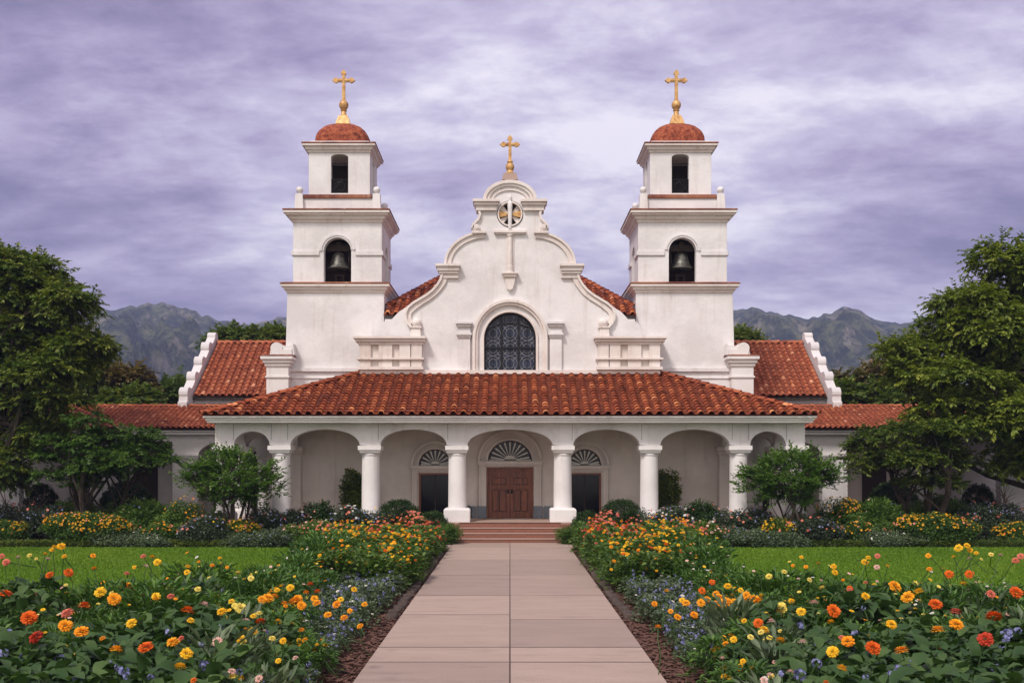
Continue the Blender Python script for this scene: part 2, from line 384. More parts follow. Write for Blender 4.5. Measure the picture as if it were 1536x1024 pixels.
# ---------------------------------------------------------------- roofs of separate clay tiles
def tile_roof(name, mt, O, U, V, poly, pitch, course, parent, sx=1, seed=1, lift=0.035, seg=6):
    rg = random.Random(seed)
    O = Vector(O); U = Vector(U).normalized(); V = Vector(V).normalized(); N = U.cross(V)
    if N.z < 0: N = -N
    mb = MB(sx); vals = []
    mb.add([O+U*p[0]+V*p[1]-N*0.03 for p in poly], [tuple(range(len(poly)))]); vals.append(0.1)
    def span(u):
        r = []
        for i in range(len(poly)):
            a, b = poly[i], poly[(i+1) % len(poly)]
            if (a[0]-u)*(b[0]-u) <= 0 and abs(a[0]-b[0]) > 1e-9:
                r.append(a[1]+(b[1]-a[1])*(u-a[0])/(b[0]-a[0]))
        return (min(r), max(r)) if len(r) > 1 else None
    umin = min(p[0] for p in poly); umax = max(p[0] for p in poly)
    n = max(1, round((umax-umin)/pitch)); pit = (umax-umin)/n
    for i in range(n):
        for kind in (0, 1):
            uc = umin + pit*(i+0.5) + (pit*0.5 if kind else 0)
            if kind and i == n-1: continue
            sp = span(uc)
            if not sp or sp[1]-sp[0] < 0.05: continue
            v0, v1 = sp; k = 0; v0 -= (0.06 if not kind else 0.03)
            uj = rg.uniform(-0.008, 0.008)
            while v0 + k*course < v1:
                a = v0+k*course; b = min(a+course*1.12, v1+0.02); k += 1
                if b-a < 0.03: continue
                r0 = pit*(0.315 if not kind else 0.27); r1 = r0*0.86
                j = rg.uniform(-0.012, 0.012); tw = rg.uniform(-0.012, 0.012)
                lf = lift*rg.uniform(0.75, 1.35)
                vs = []
                for (vv, rr, hh, du) in ((a+j, r0, lf, uj+tw), (b, r1, 0.0, uj)):
                    for q in range(seg+1):
                        t = PI*q/seg
                        x = -rr*math.cos(t)*1.02; z = rr*math.sin(t)
                        if kind: z = r0*0.55 - z*0.75 - 0.01
                        vs.append(O+U*(uc+x+du)+V*vv+N*(z+hh+0.02))
                m_ = seg+1
                fs = [(q, q+1, m_+q+1, m_+q) for q in range(seg)]
                if not kind:           # thickness of the lower end
                    for q in range(seg+1):
                        t = PI*q/seg; rr = r0*0.80
                        vs.append(O+U*(uc-rr*math.cos(t)+uj+tw)+V*(a+j+0.004)+N*(rr*math.sin(t)+lf+0.018))
                    fs += [(q, q+1, 2*m_+q+1, 2*m_+q) for q in range(seg)]
                mb.add(vs, fs); c = min(1, max(0, rg.gauss(0.52, 0.17))); c = rg.uniform(0.9, 1) if rg.random() < 0.03 else c*0.85
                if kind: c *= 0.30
                vals += [c]*(seg if kind else 2*seg)
    mb.r = vals
    return link_mesh(name, mb_mesh_noflip(mb, name), mt, parent)
def mb_mesh_noflip(mb, name):
    me = bpy.data.meshes.new(name)
    v = mb.v if mb.sx == 1 else [(-a, b, c) for a, b, c in mb.v]
    me.from_pydata(v, [], mb.f); me.update()
    a = me.attributes.new('rnd', 'FLOAT', 'FACE'); a.data.foreach_set('value', mb.r)
    me.shade_smooth(); me.set_sharp_from_angle(angle=R(50))
    return me
def cap_line(name, mt, p0, p1, r, ln, parent, sx=1, seed=3):
    rg = random.Random(seed); p0 = Vector(p0); p1 = Vector(p1); d = (p1-p0); L = d.length; d.normalize()
    s = Vector((0, 0, 1)).cross(d); s.normalize(); up = d.cross(s); mb = MB(sx); vals = []
    n = int(L/ln)
    for i in range(n):
        a = p0+d*(i*L/n); b = p0+d*((i+1.12)*L/n); lf = rg.uniform(0.015, 0.035); vs = []
        for (c, rr, h) in ((a, r, lf), (b, r*0.85, 0)):
            for q in range(9):
                t = PI*q/8; vs.append(c+s*(rr*math.cos(t))+up*(rr*0.8*math.sin(t)+h))
        for q in range(9):
            t = PI*q/8; vs.append(a+d*0.005+s*(r*0.8*math.cos(t))+up*(r*0.64*math.sin(t)+lf))
        mb.add(vs, [(q, q+1, 10+q, 9+q) for q in range(8)]+[(q, q+1, 19+q, 18+q) for q in range(8)])
        vals += [min(1, max(0, rg.gauss(0.4, 0.2)))]*16
    mb.r = vals
    return link_mesh(name, mb_mesh_noflip(mb, name), mt, parent)
# ================================================================ CHURCH
ch = empty('mission_church', (0, 45, 0), 'white stucco mission church with two bell towers, curled central gable and red tiled arcade porch', 'church')
DW, DGB = 44.6, 45.0
FL = 0.754
def g(px, py, D=DGB): return (PX(px, D), PZ(py, D))
# ---- gable wall
half = [(541,572),(541,507),(547,506),(558,504),(565,500),(567,493),(572,485),(579,480.5),(588,478.5),(594,472),(599,467),(606,463),
        (612,458),(619,453),(630,447.5),(640,441.5),(649,435),(655,427),(660,419),(662,416),(666,416),(666,398)]
half += [(728+60*math.cos(R(a)), 397-48*math.sin(R(a))) for a in range(176, 108, -6)]
half += [(709,350),(708,345),(708,341),(711,336),(716,333),(719,328),(720,322),(719,317),(725,316),(725,302)]
half += [(765+40*math.cos(R(a)), 301-29*math.sin(R(a))) for a in range(180, 90, -9)] + [(765,272)]
out = [g(*p) for p in half] + [g(1530-p[0], p[1]) for p in reversed(half[:-1])]
wy = [g(726,556)[1], g(765,508)[1], g(765,468)[1]]
win = arch(-1.097, 1.097, wy[0], wy[1], wy[2], 28)
rc = g(765,321); rr_ = 20.0*DGB/F
rose = [(rr_*math.cos(2*PI*i/32), rc[1]+rr_*math.sin(2*PI*i/32)) for i in range(32)]
gb = MB().prism(out, [win, rose], 'y', DGB, DGB+0.6).build('gable_wall', M['wall'], ch)
# copings and mouldings
cp = MB()
for s in (-1, 1):
    def q(px, py): x, z = g(px, py); return (x*(-s), z)
    cp.ribbon([q(728+60*math.cos(R(a)), 397-48*math.sin(R(a))) for a in range(182, 84, -7)], 0.05, 0.05, DGB-0.14, DGB+0.64)
    cp.ribbon([q(728+55*math.cos(R(a)), 397-43.5*math.sin(R(a))) for a in range(182, 84, -7)], 0.11, 0.11, DGB-0.07, DGB+0.3)
    sc_ = [(664,410),(661,420),(656,428),(649,436),(640,443),(630,449),(620,455),(612,462),(608.5,470),(609,478),(612,485),(617,490)]
    cp.ribbon([q(*p) for p in sc_], 0.05, 0.05, DGB-0.16, DGB+0.64)
    sc2 = [(668,416),(665,424),(659,432.5),(652,440),(643,447),(633,453),(623,460),(615.5,467),(613,473),(614,480),(618,485)]
    cp.ribbon([q(*p) for p in sc2], 0.10, 0.10, DGB-0.08, DGB+0.3)
    # small necks beside the top pediment
    cp.ribbon([q(719,317),q(720,322),q(718,329),q(714,333),q(710,337),q(708.5,343)], 0.05, 0.05, DGB-0.12, DGB+0.62)
    for (a, b, t_, bt, o) in ((709.5,749,300.5,304.5,0.30),(711.5,747,304.5,309,0.22),(714,745,309,316.5,0.14),
                              (654,690.5,397.2,401,0.34),(656.5,689,401,407,0.26),(659,688,407,411,0.20),(661,688,411,417.5,0.12),
                              (708,729,347.5,351,0.20),
                              (532,640,506,509.5,0.55),(535,638,509.5,514,0.45),(539,635.5,514,518,0.36),(537,637,537.5,540.5,0.42),(538,636,551,555.5,0.44)):
        x0, x1 = sorted((q(a, t_)[0], q(b, t_)[0]))
        cp.box(x0, x1, DGB-o, DGB+(0.62 if a > 600 else 0.9), g(0, bt)[1], g(0, t_)[1])
# top pediment arch
cp.ribbon([g(765+38*math.cos(R(a)), 301-27.5*math.sin(R(a))) for a in range(180, -1, -8)], 0.07, 0.07, DGB-0.16, DGB+0.66)
cp.ribbon([g(765+33*math.cos(R(a)), 301-23.5*math.sin(R(a))) for a in range(180, -1, -8)], 0.06, 0.06, DGB-0.10, DGB+0.3)
cp.ribbon([g(765+27*math.cos(R(a)), 302-17*math.sin(R(a))) for a in range(180, -1, -8)], 0.03, 0.03, DGB-0.06, DGB+0.3)
cp.build('gable_moulding', M['trim'], ch)
for s in (-1, 1):
    m = MB(s)
    eb = MB(s)    # block with sunk panels under the shoulder
    x0, x1 = PX(541, DGB), PX(634, DGB)
    eb.box(x0, x1, DGB-0.22, DGB+0.3, PZ(555, DGB), PZ(506, DGB))
    for (a, b) in ((541,558),(569,590),(600,617),(617.5,634)):
        for (tt, bb) in ((518,537.5),(540.5,551)): eb.box(PX(a+0.4,DGB), PX(b-0.4,DGB), DGB-0.34, DGB-0.22, PZ(bb,DGB), PZ(tt,DGB))
    eb.build('shoulder_block', M['trim'], ch)
    b_ = MB(s); c = PW(625, 484.5, DGB-0.1); b_.lathe(c, [(0.02,-0.2),(0.12,-0.17),(0.19,-0.07),(0.205,0.02),(0.17,0.12),(0.09,0.19),(0.01,0.215)], 20)
    b_.frust(PX(616.6,DGB), PX(632,DGB), DGB-0.3, DGB+0.1, PZ(506,DGB), PX(617.5,DGB), PX(631,DGB), DGB-0.28, DGB+0.1, PZ(493,DGB))
    b_.box(PX(615.5,DGB), PX(633,DGB), DGB-0.33, DGB+0.1, PZ(493,DGB), PZ(490.5,DGB))
    b_.build('ball_finial', M['trim'], ch, True)
    v_ = MB(s)
    for (px, py, r0) in ((714.5, 342, 0.15), (714.5,342,0.08)):
        cx, cz = g(px, py); v_.prism([(cx+r0*math.cos(2*PI*i/16), cz+r0*math.sin(2*PI*i/16)) for i in range(16)], [], 'y', DGB-0.12-(0.06 if r0 < 0.1 else 0), DGB+0.3)
    v_.build('volute', M['trim'], ch)
    pil = MB(s)
    pil.box(PX(687.5,DGB), PX(705.5,DGB), DGB-0.13, DGB+0.1, PZ(556,DGB), PZ(506,DGB))
    for (a, b, t_, bt, o) in ((684,709,483.6,487,0.32),(686,707,487,491,0.25),(687,706,491,500,0.17),(685,708,500,503.5,0.24),(686.5,706.5,503.5,507,0.18)):
        pil.box(PX(a,DGB), PX(b,DGB), DGB-o, DGB+0.1, PZ(bt,DGB), PZ(t_,DGB))
    pil.build('window_pilaster', M['wall'], ch)
lg = MB().box(PX(541,DGB), PX(989,DGB), DGB-0.30, DGB+0.1, PZ(561.5,DGB), PZ(555.7,DGB)); lg.build('base_ledge', M['trim'], ch)
MB().box(PX(543,DGB), PX(987,DGB), DGB-0.26, DGB+0.1, PZ(566,DGB), PZ(561.6,DGB)).build('flashing_strip', M['redband'], ch)
# ---- great window
sur = MB()
cxz = (0, wy[1])
def arcleg(r, zr, zb, n=26): return [(-r, zb)] + [(r*math.cos(PI-PI*i/n), wy[1]+zr*math.sin(PI*i/n)) for i in range(n+1)] + [(r, zb)]
sur.ribbon(arcleg(1.52, 1.58, wy[0]), 0.06, 0.06, DGB-0.20, DGB+0.1)
sur.ribbon(arcleg(1.42, 1.47, wy[0]), 0.06, 0.06, DGB-0.13, DGB+0.1)
sur.ribbon(arcleg(1.14, 1.16, wy[0]), 0.045, 0.045, DGB-0.06, DGB+0.2)
sur.build('window_surround', M['trim'], ch)
gw = MB().prism(arch(-1.09, 1.09, wy[0]+0.005, wy[1], wy[2]-0.01, 28), [], 'y', DGB+0.24, DGB+0.27).build('stained_window', M['stained'], ch)
bars = MB()
bars.ribbon(arcleg(1.06, 1.09, wy[0]), 0.04, 0.04, DGB+0.16, DGB+0.23)
for x in (-0.36, 0.36):
    zt = wy[1]+1.1*math.sqrt(1-(x/1.08)**2); bars.box(x-0.04, x+0.04, DGB+0.15, DGB+0.23, wy[0], zt)
z5 = PZ(521, DGB); bars.box(-1.06, 1.06, DGB+0.14, DGB+0.225, z5-0.04, z5+0.04); bars.box(-1.06, 1.06, DGB+0.16, DGB+0.225, wy[0], wy[0]+0.06)
bars.ribbon([(1.02*math.cos(R(a)), wy[1]+0.18+0.5*math.sin(R(a))) for a in range(20, 161, 8)], 0.018, 0.018, DGB+0.16, DGB+0.225)
for x in (-0.72, 0.0, 0.72): bars.box(x-0.008, x+0.008, DGB+0.18, DGB+0.225, wy[0], wy[1]+1.05*math.sqrt(1-(x/1.08)**2))
bars.build('window_bars', M['iron'], gw)
cm = MB()
def inwin(x, z): return wy[0]+0.04 < z and (abs(x) < 1.03 and (z < wy[1] or (x/1.03)**2+((z-wy[1])/1.04)**2 < 1))
def cam_line(pts, r=0.011):
    run = []
    for p in pts + [None]:
        if p is not None and inwin(*p): run.append((p[0], DGB+0.225, p[1]))
        else:
            if len(run) > 1: cm.tube(run, r, 4)
            run = []
for i in range(-1, 2):
    for j in range(0, 4):
        cx, cz = i*0.72, wy[0]+0.33+j*0.64
        for rr, sq in ((0.31, 1.0), (0.17, 1.15)):
            cam_line([(cx+rr*math.cos(R(a)), cz+rr*sq*math.sin(R(a))) for a in range(0, 361, 15)])
        for a in range(45, 405, 90):
            cam_line([(cx+(0.22+0.03*k)*math.cos(R(a+6*math.sin(k))), cz+(0.22+0.03*k)*math.sin(R(a))) for k in range(8)], 0.014)
cm.build('lead_pattern', M['lead'], gw)
# ---- round opening with statue and wings
MB().prism([(x*0.99, rc[1]+(z-rc[1])*0.99) for x, z in rose], [], 'y', DGB+0.3, DGB+0.34).build('round_window', M['interior'], ch)
sp = MB()
for a in (38, 142, 218, 322):
    d = (math.cos(R(a)), math.sin(R(a))); nx, nz = -d[1], d[0]
    sp.prism([(0,rc[1]),(d[0]*0.5+nx*0.13, rc[1]+d[1]*0.5+nz*0.13),(d[0]*0.5-nx*0.13, rc[1]+d[1]*0.5-nz*0.13)], [], 'y', DGB+0.12, DGB+0.28)
sp.ribbon([(0.5*math.cos(R(a)), rc[1]+0.5*math.sin(R(a))) for a in range(0, 360, 12)], 0.03, 0.03, DGB-0.05, DGB+0.25, True)
sp.build('round_window_tracery', M['trim'], ch)
wg = MB()
for s in (-1, 1):
    wg.prism([(s*0.06,rc[1]-0.02),(s*0.2,rc[1]+0.09),(s*0.45,rc[1]+0.13),(s*0.53,rc[1]+0.02),(s*0.45,rc[1]-0.13),(s*0.22,rc[1]-0.09)], [], 'y', DGB+0.02, DGB+0.11)
wg.build('gilded_wing', M['gold'], ch)
st = MB(); c0 = (0, DGB-0.02, PZ(343, DGB))
st.lathe(c0, [(0.06,0),(0.075,0.1),(0.085,0.5),(0.10,0.85),(0.105,1.02),(0.085,1.12),(0.045,1.17),(0.04,1.2),(0.065,1.26),(0.07,1.33),(0.05,1.39),(0.015,1.45)], 16)
st.build('robed_statue', M['wall'], ch, True)
cr = MB()
cr.box(PX(741,DGB), PX(789,DGB), DGB-0.16, DGB+0.1, PZ(350,DGB), PZ(346.5,DGB)); cr.box(PX(743,DGB), PX(787,DGB), DGB-0.11, DGB+0.1, PZ(352,DGB), PZ(350,DGB))
cr.box(PX(759,DGB), PX(771,DGB), DGB-0.03, DGB+0.1, PZ(411,DGB), PZ(352,DGB))
cr.lathe((0, DGB-0.06, PZ(411,DGB)), [(0.16,0),(0.17,0.05),(0.13,0.1),(0.13,0.3),(0.11,0.36),(0.10,1.55),(0.13,1.58),(0.14,1.64)], 16)
cr.rings(PX(757,DGB), PX(773,DGB), DGB-0.16, DGB+0.1, [(0.0,PZ(418,DGB)),(0.06,PZ(415.5,DGB)),(0.06,PZ(413.5,DGB)),(0.11,PZ(412,DGB)),(0.11,PZ(410,DGB))])
cr.prism([(PX(757,DGB),PZ(418,DGB)),(PX(773,DGB),PZ(418,DGB)),(PX(771,DGB),PZ(428,DGB)),(PX(769,DGB),PZ(434,DGB)),(PX(765,DGB),PZ(436,DGB)),(PX(761,DGB),PZ(434,DGB)),(PX(759,DGB),PZ(428,DGB))], [], 'y', DGB-0.15, DGB+0.1)
cr.build('wall_column_and_bracket', M['trim'], ch)
# ---- gilded crosses
def cross(mbg, cx, cy, zb, zarm, zt, hw, w, th=0.055):
    def end(px, pz, dx, dz):   # pointed trefoil end
        nx, nz = -dz, dx; e = w*0.86
        return [(px-nx*w/2, pz-nz*w/2), (px-nx*e+dx*e*0.35, pz-nz*e+dz*e*0.35), (px-nx*e*0.95+dx*e*0.95, pz-nz*e*0.95+dz*e*0.95), (px+dx*e*2.1, pz+dz*e*2.1),
                (px+nx*e*0.95+dx*e*0.95, pz+nz*e*0.95+dz*e*0.95), (px+nx*e+dx*e*0.35, pz+nz*e+dz*e*0.35), (px+nx*w/2, pz+nz*w/2)]
    k = w*2.2; h = w/2
    pts = [(cx-h*1.1, zb), (cx-h, zarm-h)] + [(p[0], p[1]) for p in end(cx-hw+k, zarm, -1, 0)][::-1]
    pts += [(cx-h, zarm+h)] + [(p[0], p[1]) for p in end(cx, zt-k, 0, 1)][::-1]
    pts += [(cx+h, zarm+h)] + [(p[0], p[1]) for p in end(cx+hw-k, zarm, 1, 0)][::-1] + [(cx+h, zarm-h), (cx+h*1.1, zb)]
    mbg.prism(pts, [], 'y', cy-th, cy+th)
    ins = 0.35; mbg.box(cx-h*ins, cx+h*ins, cy-th-0.02, cy+th+0.02, zb, zt-k*0.7); mbg.box(cx-hw+k, cx+hw-k, cy-th-0.018, cy+th+0.018, zarm-h*ins, zarm+h*ins)
D5 = DGB+0.3
cc = MB(); cross(cc, 0, D5, PZ(241,D5), PZ(217,D5), PZ(201,D5), 17*D5/F, 0.125)
c_ = cc.build('gable_cross', M['gold'], ch)
pe = MB(); pe.frust(-0.34,0.34,D5-0.3,D5+0.3,PZ(272,D5),-0.27,0.27,D5-0.25,D5+0.25,PZ(262,D5))
pe.build('cross_pedestal', M['stone'], c_)
pe = MB().lathe((0,D5,PZ(262,D5)), [(0.20,0),(0.21,0.04),(0.15,0.09),(0.13,0.16),(0.17,0.24),(0.185,0.33),(0.16,0.42),(0.10,0.48),(0.13,0.53),(0.11,0.58),(0.06,0.60)], 18)
pe.build('cross_stem', M['gold'], c_, True)
# ---- bell towers
def tower(sx):
    side = 'left' if sx == 1 else 'right'
    xa, xb, ya, yb = -9.60, -5.43, 46.0, 49.5
    tw = MB(sx)
    z1 = 10.42
    tw.frust(-9.80, xb, ya-0.05, yb, 3.0, xa, xb, ya, yb, z1)
    body = tw.build('bell_tower', M['wall'], ch)
    # belfry walls with arched openings
    x0, x1, y0, y1 = -9.36, -5.53, 46.03, 49.4
    zb, zt = 10.81, 13.60
    b2 = MB(sx)
    b2.prism([(x0,zb),(x1,zb),(x1,zt),(x0,zt)], [arch(-8.035,-6.854,zb+0.05,12.19,12.775,18)], 'y', y0, y0+0.38)
    b2.box(x0, x1, y1-0.35, y1, zb, zt)
    for xx in (x0, x1-0.36):
        b2.prism([(y0+0.381,zb),(y1-0.351,zb),(y1-0.351,zt),(y0+0.381,zt)], [arch(47.3,48.35,zb+0.05,12.19,12.70,14)], 'x', xx+0.001, xx+0.359)
    b2.build('belfry_wall', M['wall'], body)
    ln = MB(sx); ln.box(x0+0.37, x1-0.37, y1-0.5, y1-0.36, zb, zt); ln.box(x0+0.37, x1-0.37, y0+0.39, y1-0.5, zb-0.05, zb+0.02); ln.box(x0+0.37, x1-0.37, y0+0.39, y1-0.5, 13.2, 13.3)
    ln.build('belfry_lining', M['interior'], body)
    bd = MB(sx)
    bd.ribbon([(-7.4445+0.72*math.cos(R(a)), 12.19+0.70*math.sin(R(a))) for a in range(180, -1, -8)], 0.05, 0.05, y0-0.05, y0+0.1)
    bd.ribbon([(-7.4445+0.61*math.cos(R(a)), 12.19+0.605*math.sin(R(a))) for a in range(180, -1, -8)], 0.025, 0.025, y0-0.03, y0+0.1)
    bd.build('arch_moulding', M['wall'], body)
    for (a_, b_) in ((x0-0.05, -8.23), (-6.66, x1+0.05)): MB(sx).box(a_, b_, y0-0.06, y0+0.1, 12.0, 12.19).build('string_course', M['wall'], body)
    for (c, d) in ((y0-0.06, 47.12), (48.53, y1+0.05)):
        for (a_, b_) in ((x1-0.05, x1+0.062), (x0-0.062, x0+0.05)): MB(sx).box(a_, b_, c+0.001, d, 12.001, 12.189).build('string_course', M['wall'], body)
    def cornice(name, a, b, c, d, prof, redtop):
        MB(sx).rings(a, b, c, d, prof).build(name, M['trim'], body)
        o, z = prof[-1]
        MB(sx).rings(a, b, c, d, [(o+0.015, z+0.002), (o+0.03, z+0.03), (o+0.02, z+0.065), (o-0.2, z+0.12)]).build('cornice_edge_tiles', M['redband'], body)
    cornice('lower_cornice', xa, xb, ya, yb, [(0.0,10.36),(0.05,10.40),(0.05,10.47),(0.12,10.50),(0.16,10.60),(0.25,10.64),(0.25,10.73)], 1)
    cornice('middle_cornice', x0, x1, y0, y1, [(0.0,13.40),(0.05,13.44),(0.05,13.50),(0.13,13.55),(0.18,13.66),(0.29,13.70),(0.29,13.76),(0.36,13.78),(0.36,13.88)], 1)
    # parapet with four posts
    MB(sx).box(-9.1, -5.72, 46.2, 49.2, 13.9, 14.5).build('parapet', M['wall'], body)
    MB(sx).box(-8.93, -5.99, 46.14, 49.26, 14.502, 14.66).build('parapet_cap', M['redband'], body)
    for (px_, py_) in ((-9.115,46.22),(-5.77,46.22),(-9.115,49.1),(-5.77,49.1)):
        ps = MB(sx); ps.frust(px_-0.19,px_+0.19,py_-0.19,py_+0.19,13.95,px_-0.155,px_+0.155,py_-0.155,py_+0.155,14.68)
        ps.lathe((px_,py_,14.68), [(0.10,0),(0.06,0.04),(0.12,0.09),(0.155,0.17),(0.145,0.25),(0.09,0.31),(0.01,0.335)], 16)
        ps.build('parapet_post', M['column'], body, True)
    # upper lantern
    lx0, lx1, ly0, ly1 = -8.77, -6.10, 46.48, 48.92; zb, zt = 14.5, 16.6
    l = MB(sx)
    l.prism([(lx0,zb),(lx1,zb),(lx1,zt),(lx0,zt)], [arch(-7.80,-7.05,14.8,16.36,16.50,10)], 'y', ly0, ly0+0.3)
    l.box(lx0, lx1, ly1-0.3, ly1, zb, zt)
    for xx in (lx0, lx1-0.3):
        l.prism([(ly0+0.301,zb),(ly1-0.301,zb),(ly1-0.301,zt),(ly0+0.301,zt)], [arch(47.4,48.05,14.8,16.36,16.50,10)], 'x', xx+0.001, xx+0.299)
    l.build('lantern_wall', M['wall'], body)
    ln = MB(sx); ln.box(lx0+0.31, lx1-0.31, ly1-0.4, ly1-0.31, zb, zt); ln.box(lx0+0.31, lx1-0.31, ly0+0.31, ly1-0.4, 14.6, 14.7); ln.build('lantern_lining', M['interior'], body)
    cornice('upper_cornice', lx0, lx1, ly0, ly1, [(0.0,16.55),(0.05,16.58),(0.05,16.63),(0.12,16.68),(0.15,16.78),(0.25,16.82),(0.25,16.90)], 1)
    rl = MB(sx)
    for i in range(9): x = -7.78+i*0.0875; rl.tube([(x,ly0+0.1,14.8),(x,ly0+0.1,15.42)], 0.012, 5)
    rl.tube([(-7.8,ly0+0.1,15.42),(-7.05,ly0+0.1,15.42)], 0.022, 5); rl.tube([(-7.8,ly0+0.1,14.86),(-7.05,ly0+0.1,14.86)], 0.018, 5); rl.tube([(-7.8,ly0+0.09,14.86),(-7.3,ly0+0.09,15.42)], 0.02, 5)
    rl.tube([(-7.425+0.22*math.cos(R(a)),ly0+0.08,15.12+0.2*math.sin(R(a))) for a in range(0,361,30)], 0.014, 5)
    MB(sx).tube([(-7.8,ly0+0.1,16.12),(-7.05,ly0+0.1,16.12)], 0.02, 5).build('tie_rod', M['iron'], body)
    rl.build('balcony_railing', M['iron'], body)
    # dome
    vs = []; fs = []; n = 32; cx, cy = -7.435, 47.7
    MB(sx).rings(cx-1.2, cx+1.2, cy-1.1, cy+1.1, [(0.12,16.96),(0.12,17.05),(0.03,17.10)]).build('dome_base', M['wall'], body)
    prof = [(1.0,0),(1.0,0.22),(0.985,0.36),(0.94,0.52),(0.85,0.69),(0.71,0.85),(0.52,0.98),(0.28,1.07),(0.05,1.10)]
    for (r, z) in prof:
        for i in range(n):
            a = 2*PI*i/n; c, s_ = math.cos(a), math.sin(a); k = (abs(c)**4+abs(s_)**4)**(-0.25)
            k = k*(1-0.0)+0.0
            vs.append((cx+c*k*r*1.2, cy+s_*k*r*1.1, 17.08+z*0.97))
    for k in range(len(prof)-1):
        for i in range(n): fs.append((k*n+i,k*n+(i+1)%n,(k+1)*n+(i+1)%n,(k+1)*n+i))
    fs.append(tuple((len(prof)-1)*n+i for i in range(n)))
    dm = MB(sx); dm.add(vs, fs); dm.build('dome', M['dome'], body, True)
    f_ = MB(sx); f_.frust(cx-0.33,cx+0.33,cy-0.33,cy+0.33,18.12,cx-0.20,cx+0.20,cy-0.20,cy+0.20,18.52)
    f_.lathe((cx,cy,18.52), [(0.2,0),(0.13,0.07),(0.11,0.22),(0.15,0.28),(0.10,0.31),(0.17,0.38),(0.215,0.50),(0.20,0.60),(0.13,0.70),(0.08,0.74)], 18)
    f_.build('dome_finial', M['gold'], body, True)
    f_ = MB(sx); cross(f_, cx, cy, 19.2, 20.14, 20.68, 0.57, 0.135); f_.build('tower_cross', M['gold'], body)
    # base mouldings and buttress
    bm_ = MB(sx); bm_.box(-9.45, -6.4, 45.82, 46.1, 6.98, 7.14); bm_.box(-9.45, -6.4, 45.88, 46.1, 6.68, 6.74); bm_.box(-9.45, -6.4, 45.92, 46.1, 4.5, 6.98); bm_.build('base_band', M['wall'], body)
    bt = MB(sx)
    bt.box(-10.37, -9.43, 45.4, 46.6, 1.0, 7.2); bt.box(-10.42, -9.38, 45.35, 46.65, 6.68, 6.76)
    bt.rings(-10.37, -9.43, 45.4, 46.6, [(0.0,7.14),(0.06,7.18),(0.06,7.26),(0.13,7.32),(0.13,7.42),(0.21,7.46),(0.21,7.58)])
    bt.prism([(-10.25,7.66),(-10.2,7.95),(-10.1,8.05),(-9.4,8.05),(-9.32,8.08),(-9.25,8.15),(-9.32,8.24),(-9.45,8.26),(-10.0,8.26),(-10.02,8.08),(-9.2,8.0),(-9.2,7.66)][:6]+[(-9.25,8.15),(-9.3,8.22),(-9.95,8.22),(-10.05,8.18)][:0]+[(-9.2,7.66)], [], 'y', 45.5, 46.5)
    bt.prism(arc(-9.95, 7.95, 0.26, 0.24, 200, -20, 12)+[(-9.3,7.92),(-9.3,7.67),(-10.15,7.67)], [], 'y', 45.45, 46.55)
    bt.build('buttress', M['column'], body)
    MB(sx).rings(-10.37, -9.43, 45.4, 46.6, [(0.215,7.582),(0.225,7.62),(0.1,7.66)]).build('buttress_cap', M['redband'], body)
    # the bell hangs in its arch
    be = empty('church_bell', (sx*-7.5, 46.75, 11.5), '%s of the two dark bronze bells hanging in the lower tower arches' % side.replace('left','left-hand').replace('right','right-hand'), 'bell', 'bells hanging in the towers')
    bb = MB(sx); prof = [(0.49,0),(0.515,0.02),(0.48,0.07),(0.40,0.17),(0.335,0.32),(0.305,0.48),(0.28,0.60),(0.21,0.69),(0.11,0.74),(0.02,0.75)]
    bb.lathe((-7.5,46.75,11.53), prof, 26); bb.build('bell_body', M['bronze'], be, True)
    yk = MB(sx); yk.box(-8.0,-7.0,46.62,46.88,12.30,12.58); yk.box(-7.62,-7.38,46.58,46.92,12.36,12.70); yk.tube([(-7.5,46.75,12.2),(-7.5,46.75,12.35)], 0.08, 8); yk.build('yoke', M['darkwood'], be)
    cl = MB(sx); cl.tube([(-7.5,46.75,12.0),(-7.5,46.75,11.46)], 0.025, 6); cl.lathe((-7.5,46.75,11.38), [(0.01,0),(0.07,0.04),(0.07,0.1),(0.02,0.15)], 10); cl.build('clapper', M['iron'], be)
    fr = MB(sx)
    for dx in (-0.16, 0.16): fr.box(-7.5+dx-0.04,-7.5+dx+0.04,46.95,47.03,10.86,11.3)
    fr.box(-7.72,-7.28,46.93,47.05,11.28,11.36); fr.tube([(-7.15,46.95+0.0*a,11.5+0.0) for a in (0,1)], 0.02, 5) 
    fr.tube([(-7.02,46.9+0.42*math.cos(R(a)),11.9+0.42*math.sin(R(a))) for a in range(0,361,20)], 0.022, 5)
    fr.build('bell_frame', M['darkwood'], be)
tower(1); tower(-1)
# ---- nave behind the gable: hipped tile roof seen over the curled shoulders
nv = MB().box(-5.35, 5.35, 45.62, 60, 3, 9.2).build('nave_wall', M['wall'], ch)
A = PW(657, 420, 50.0); B = PW(578, 462, 46.4)
dirn = (A-B); tt = -B.x/dirn.x; apex = B+dirn*tt
mbn = apex.z
Oe = Vector((0, B.y, B.z)); V_ = (Vector((0, apex.y, apex.z))-Oe); Lv = V_.length
tile_roof('nave_roof', M['tile'], Oe, (1,0,0), V_, [(B.x, -0.9), (-B.x, -0.9), (-B.x, 0), (0, Lv), (B.x, 0)], 0.36, 0.36, ch, seed=5)
for s in (1, -1): cap_line('hip_tiles', M['tile'], (B.x, B.y, B.z+0.03), (0, apex.y, apex.z+0.03), 0.17, 0.38, ch, s, 9)
MB().prism([(B.x, B.z-0.12),(-B.x, B.z-0.12),(-B.x+0.0, 3.2),(B.x,3.2)], [], 'y', 46.3, 46.5).build('nave_eave_wall', M['wall'], ch)
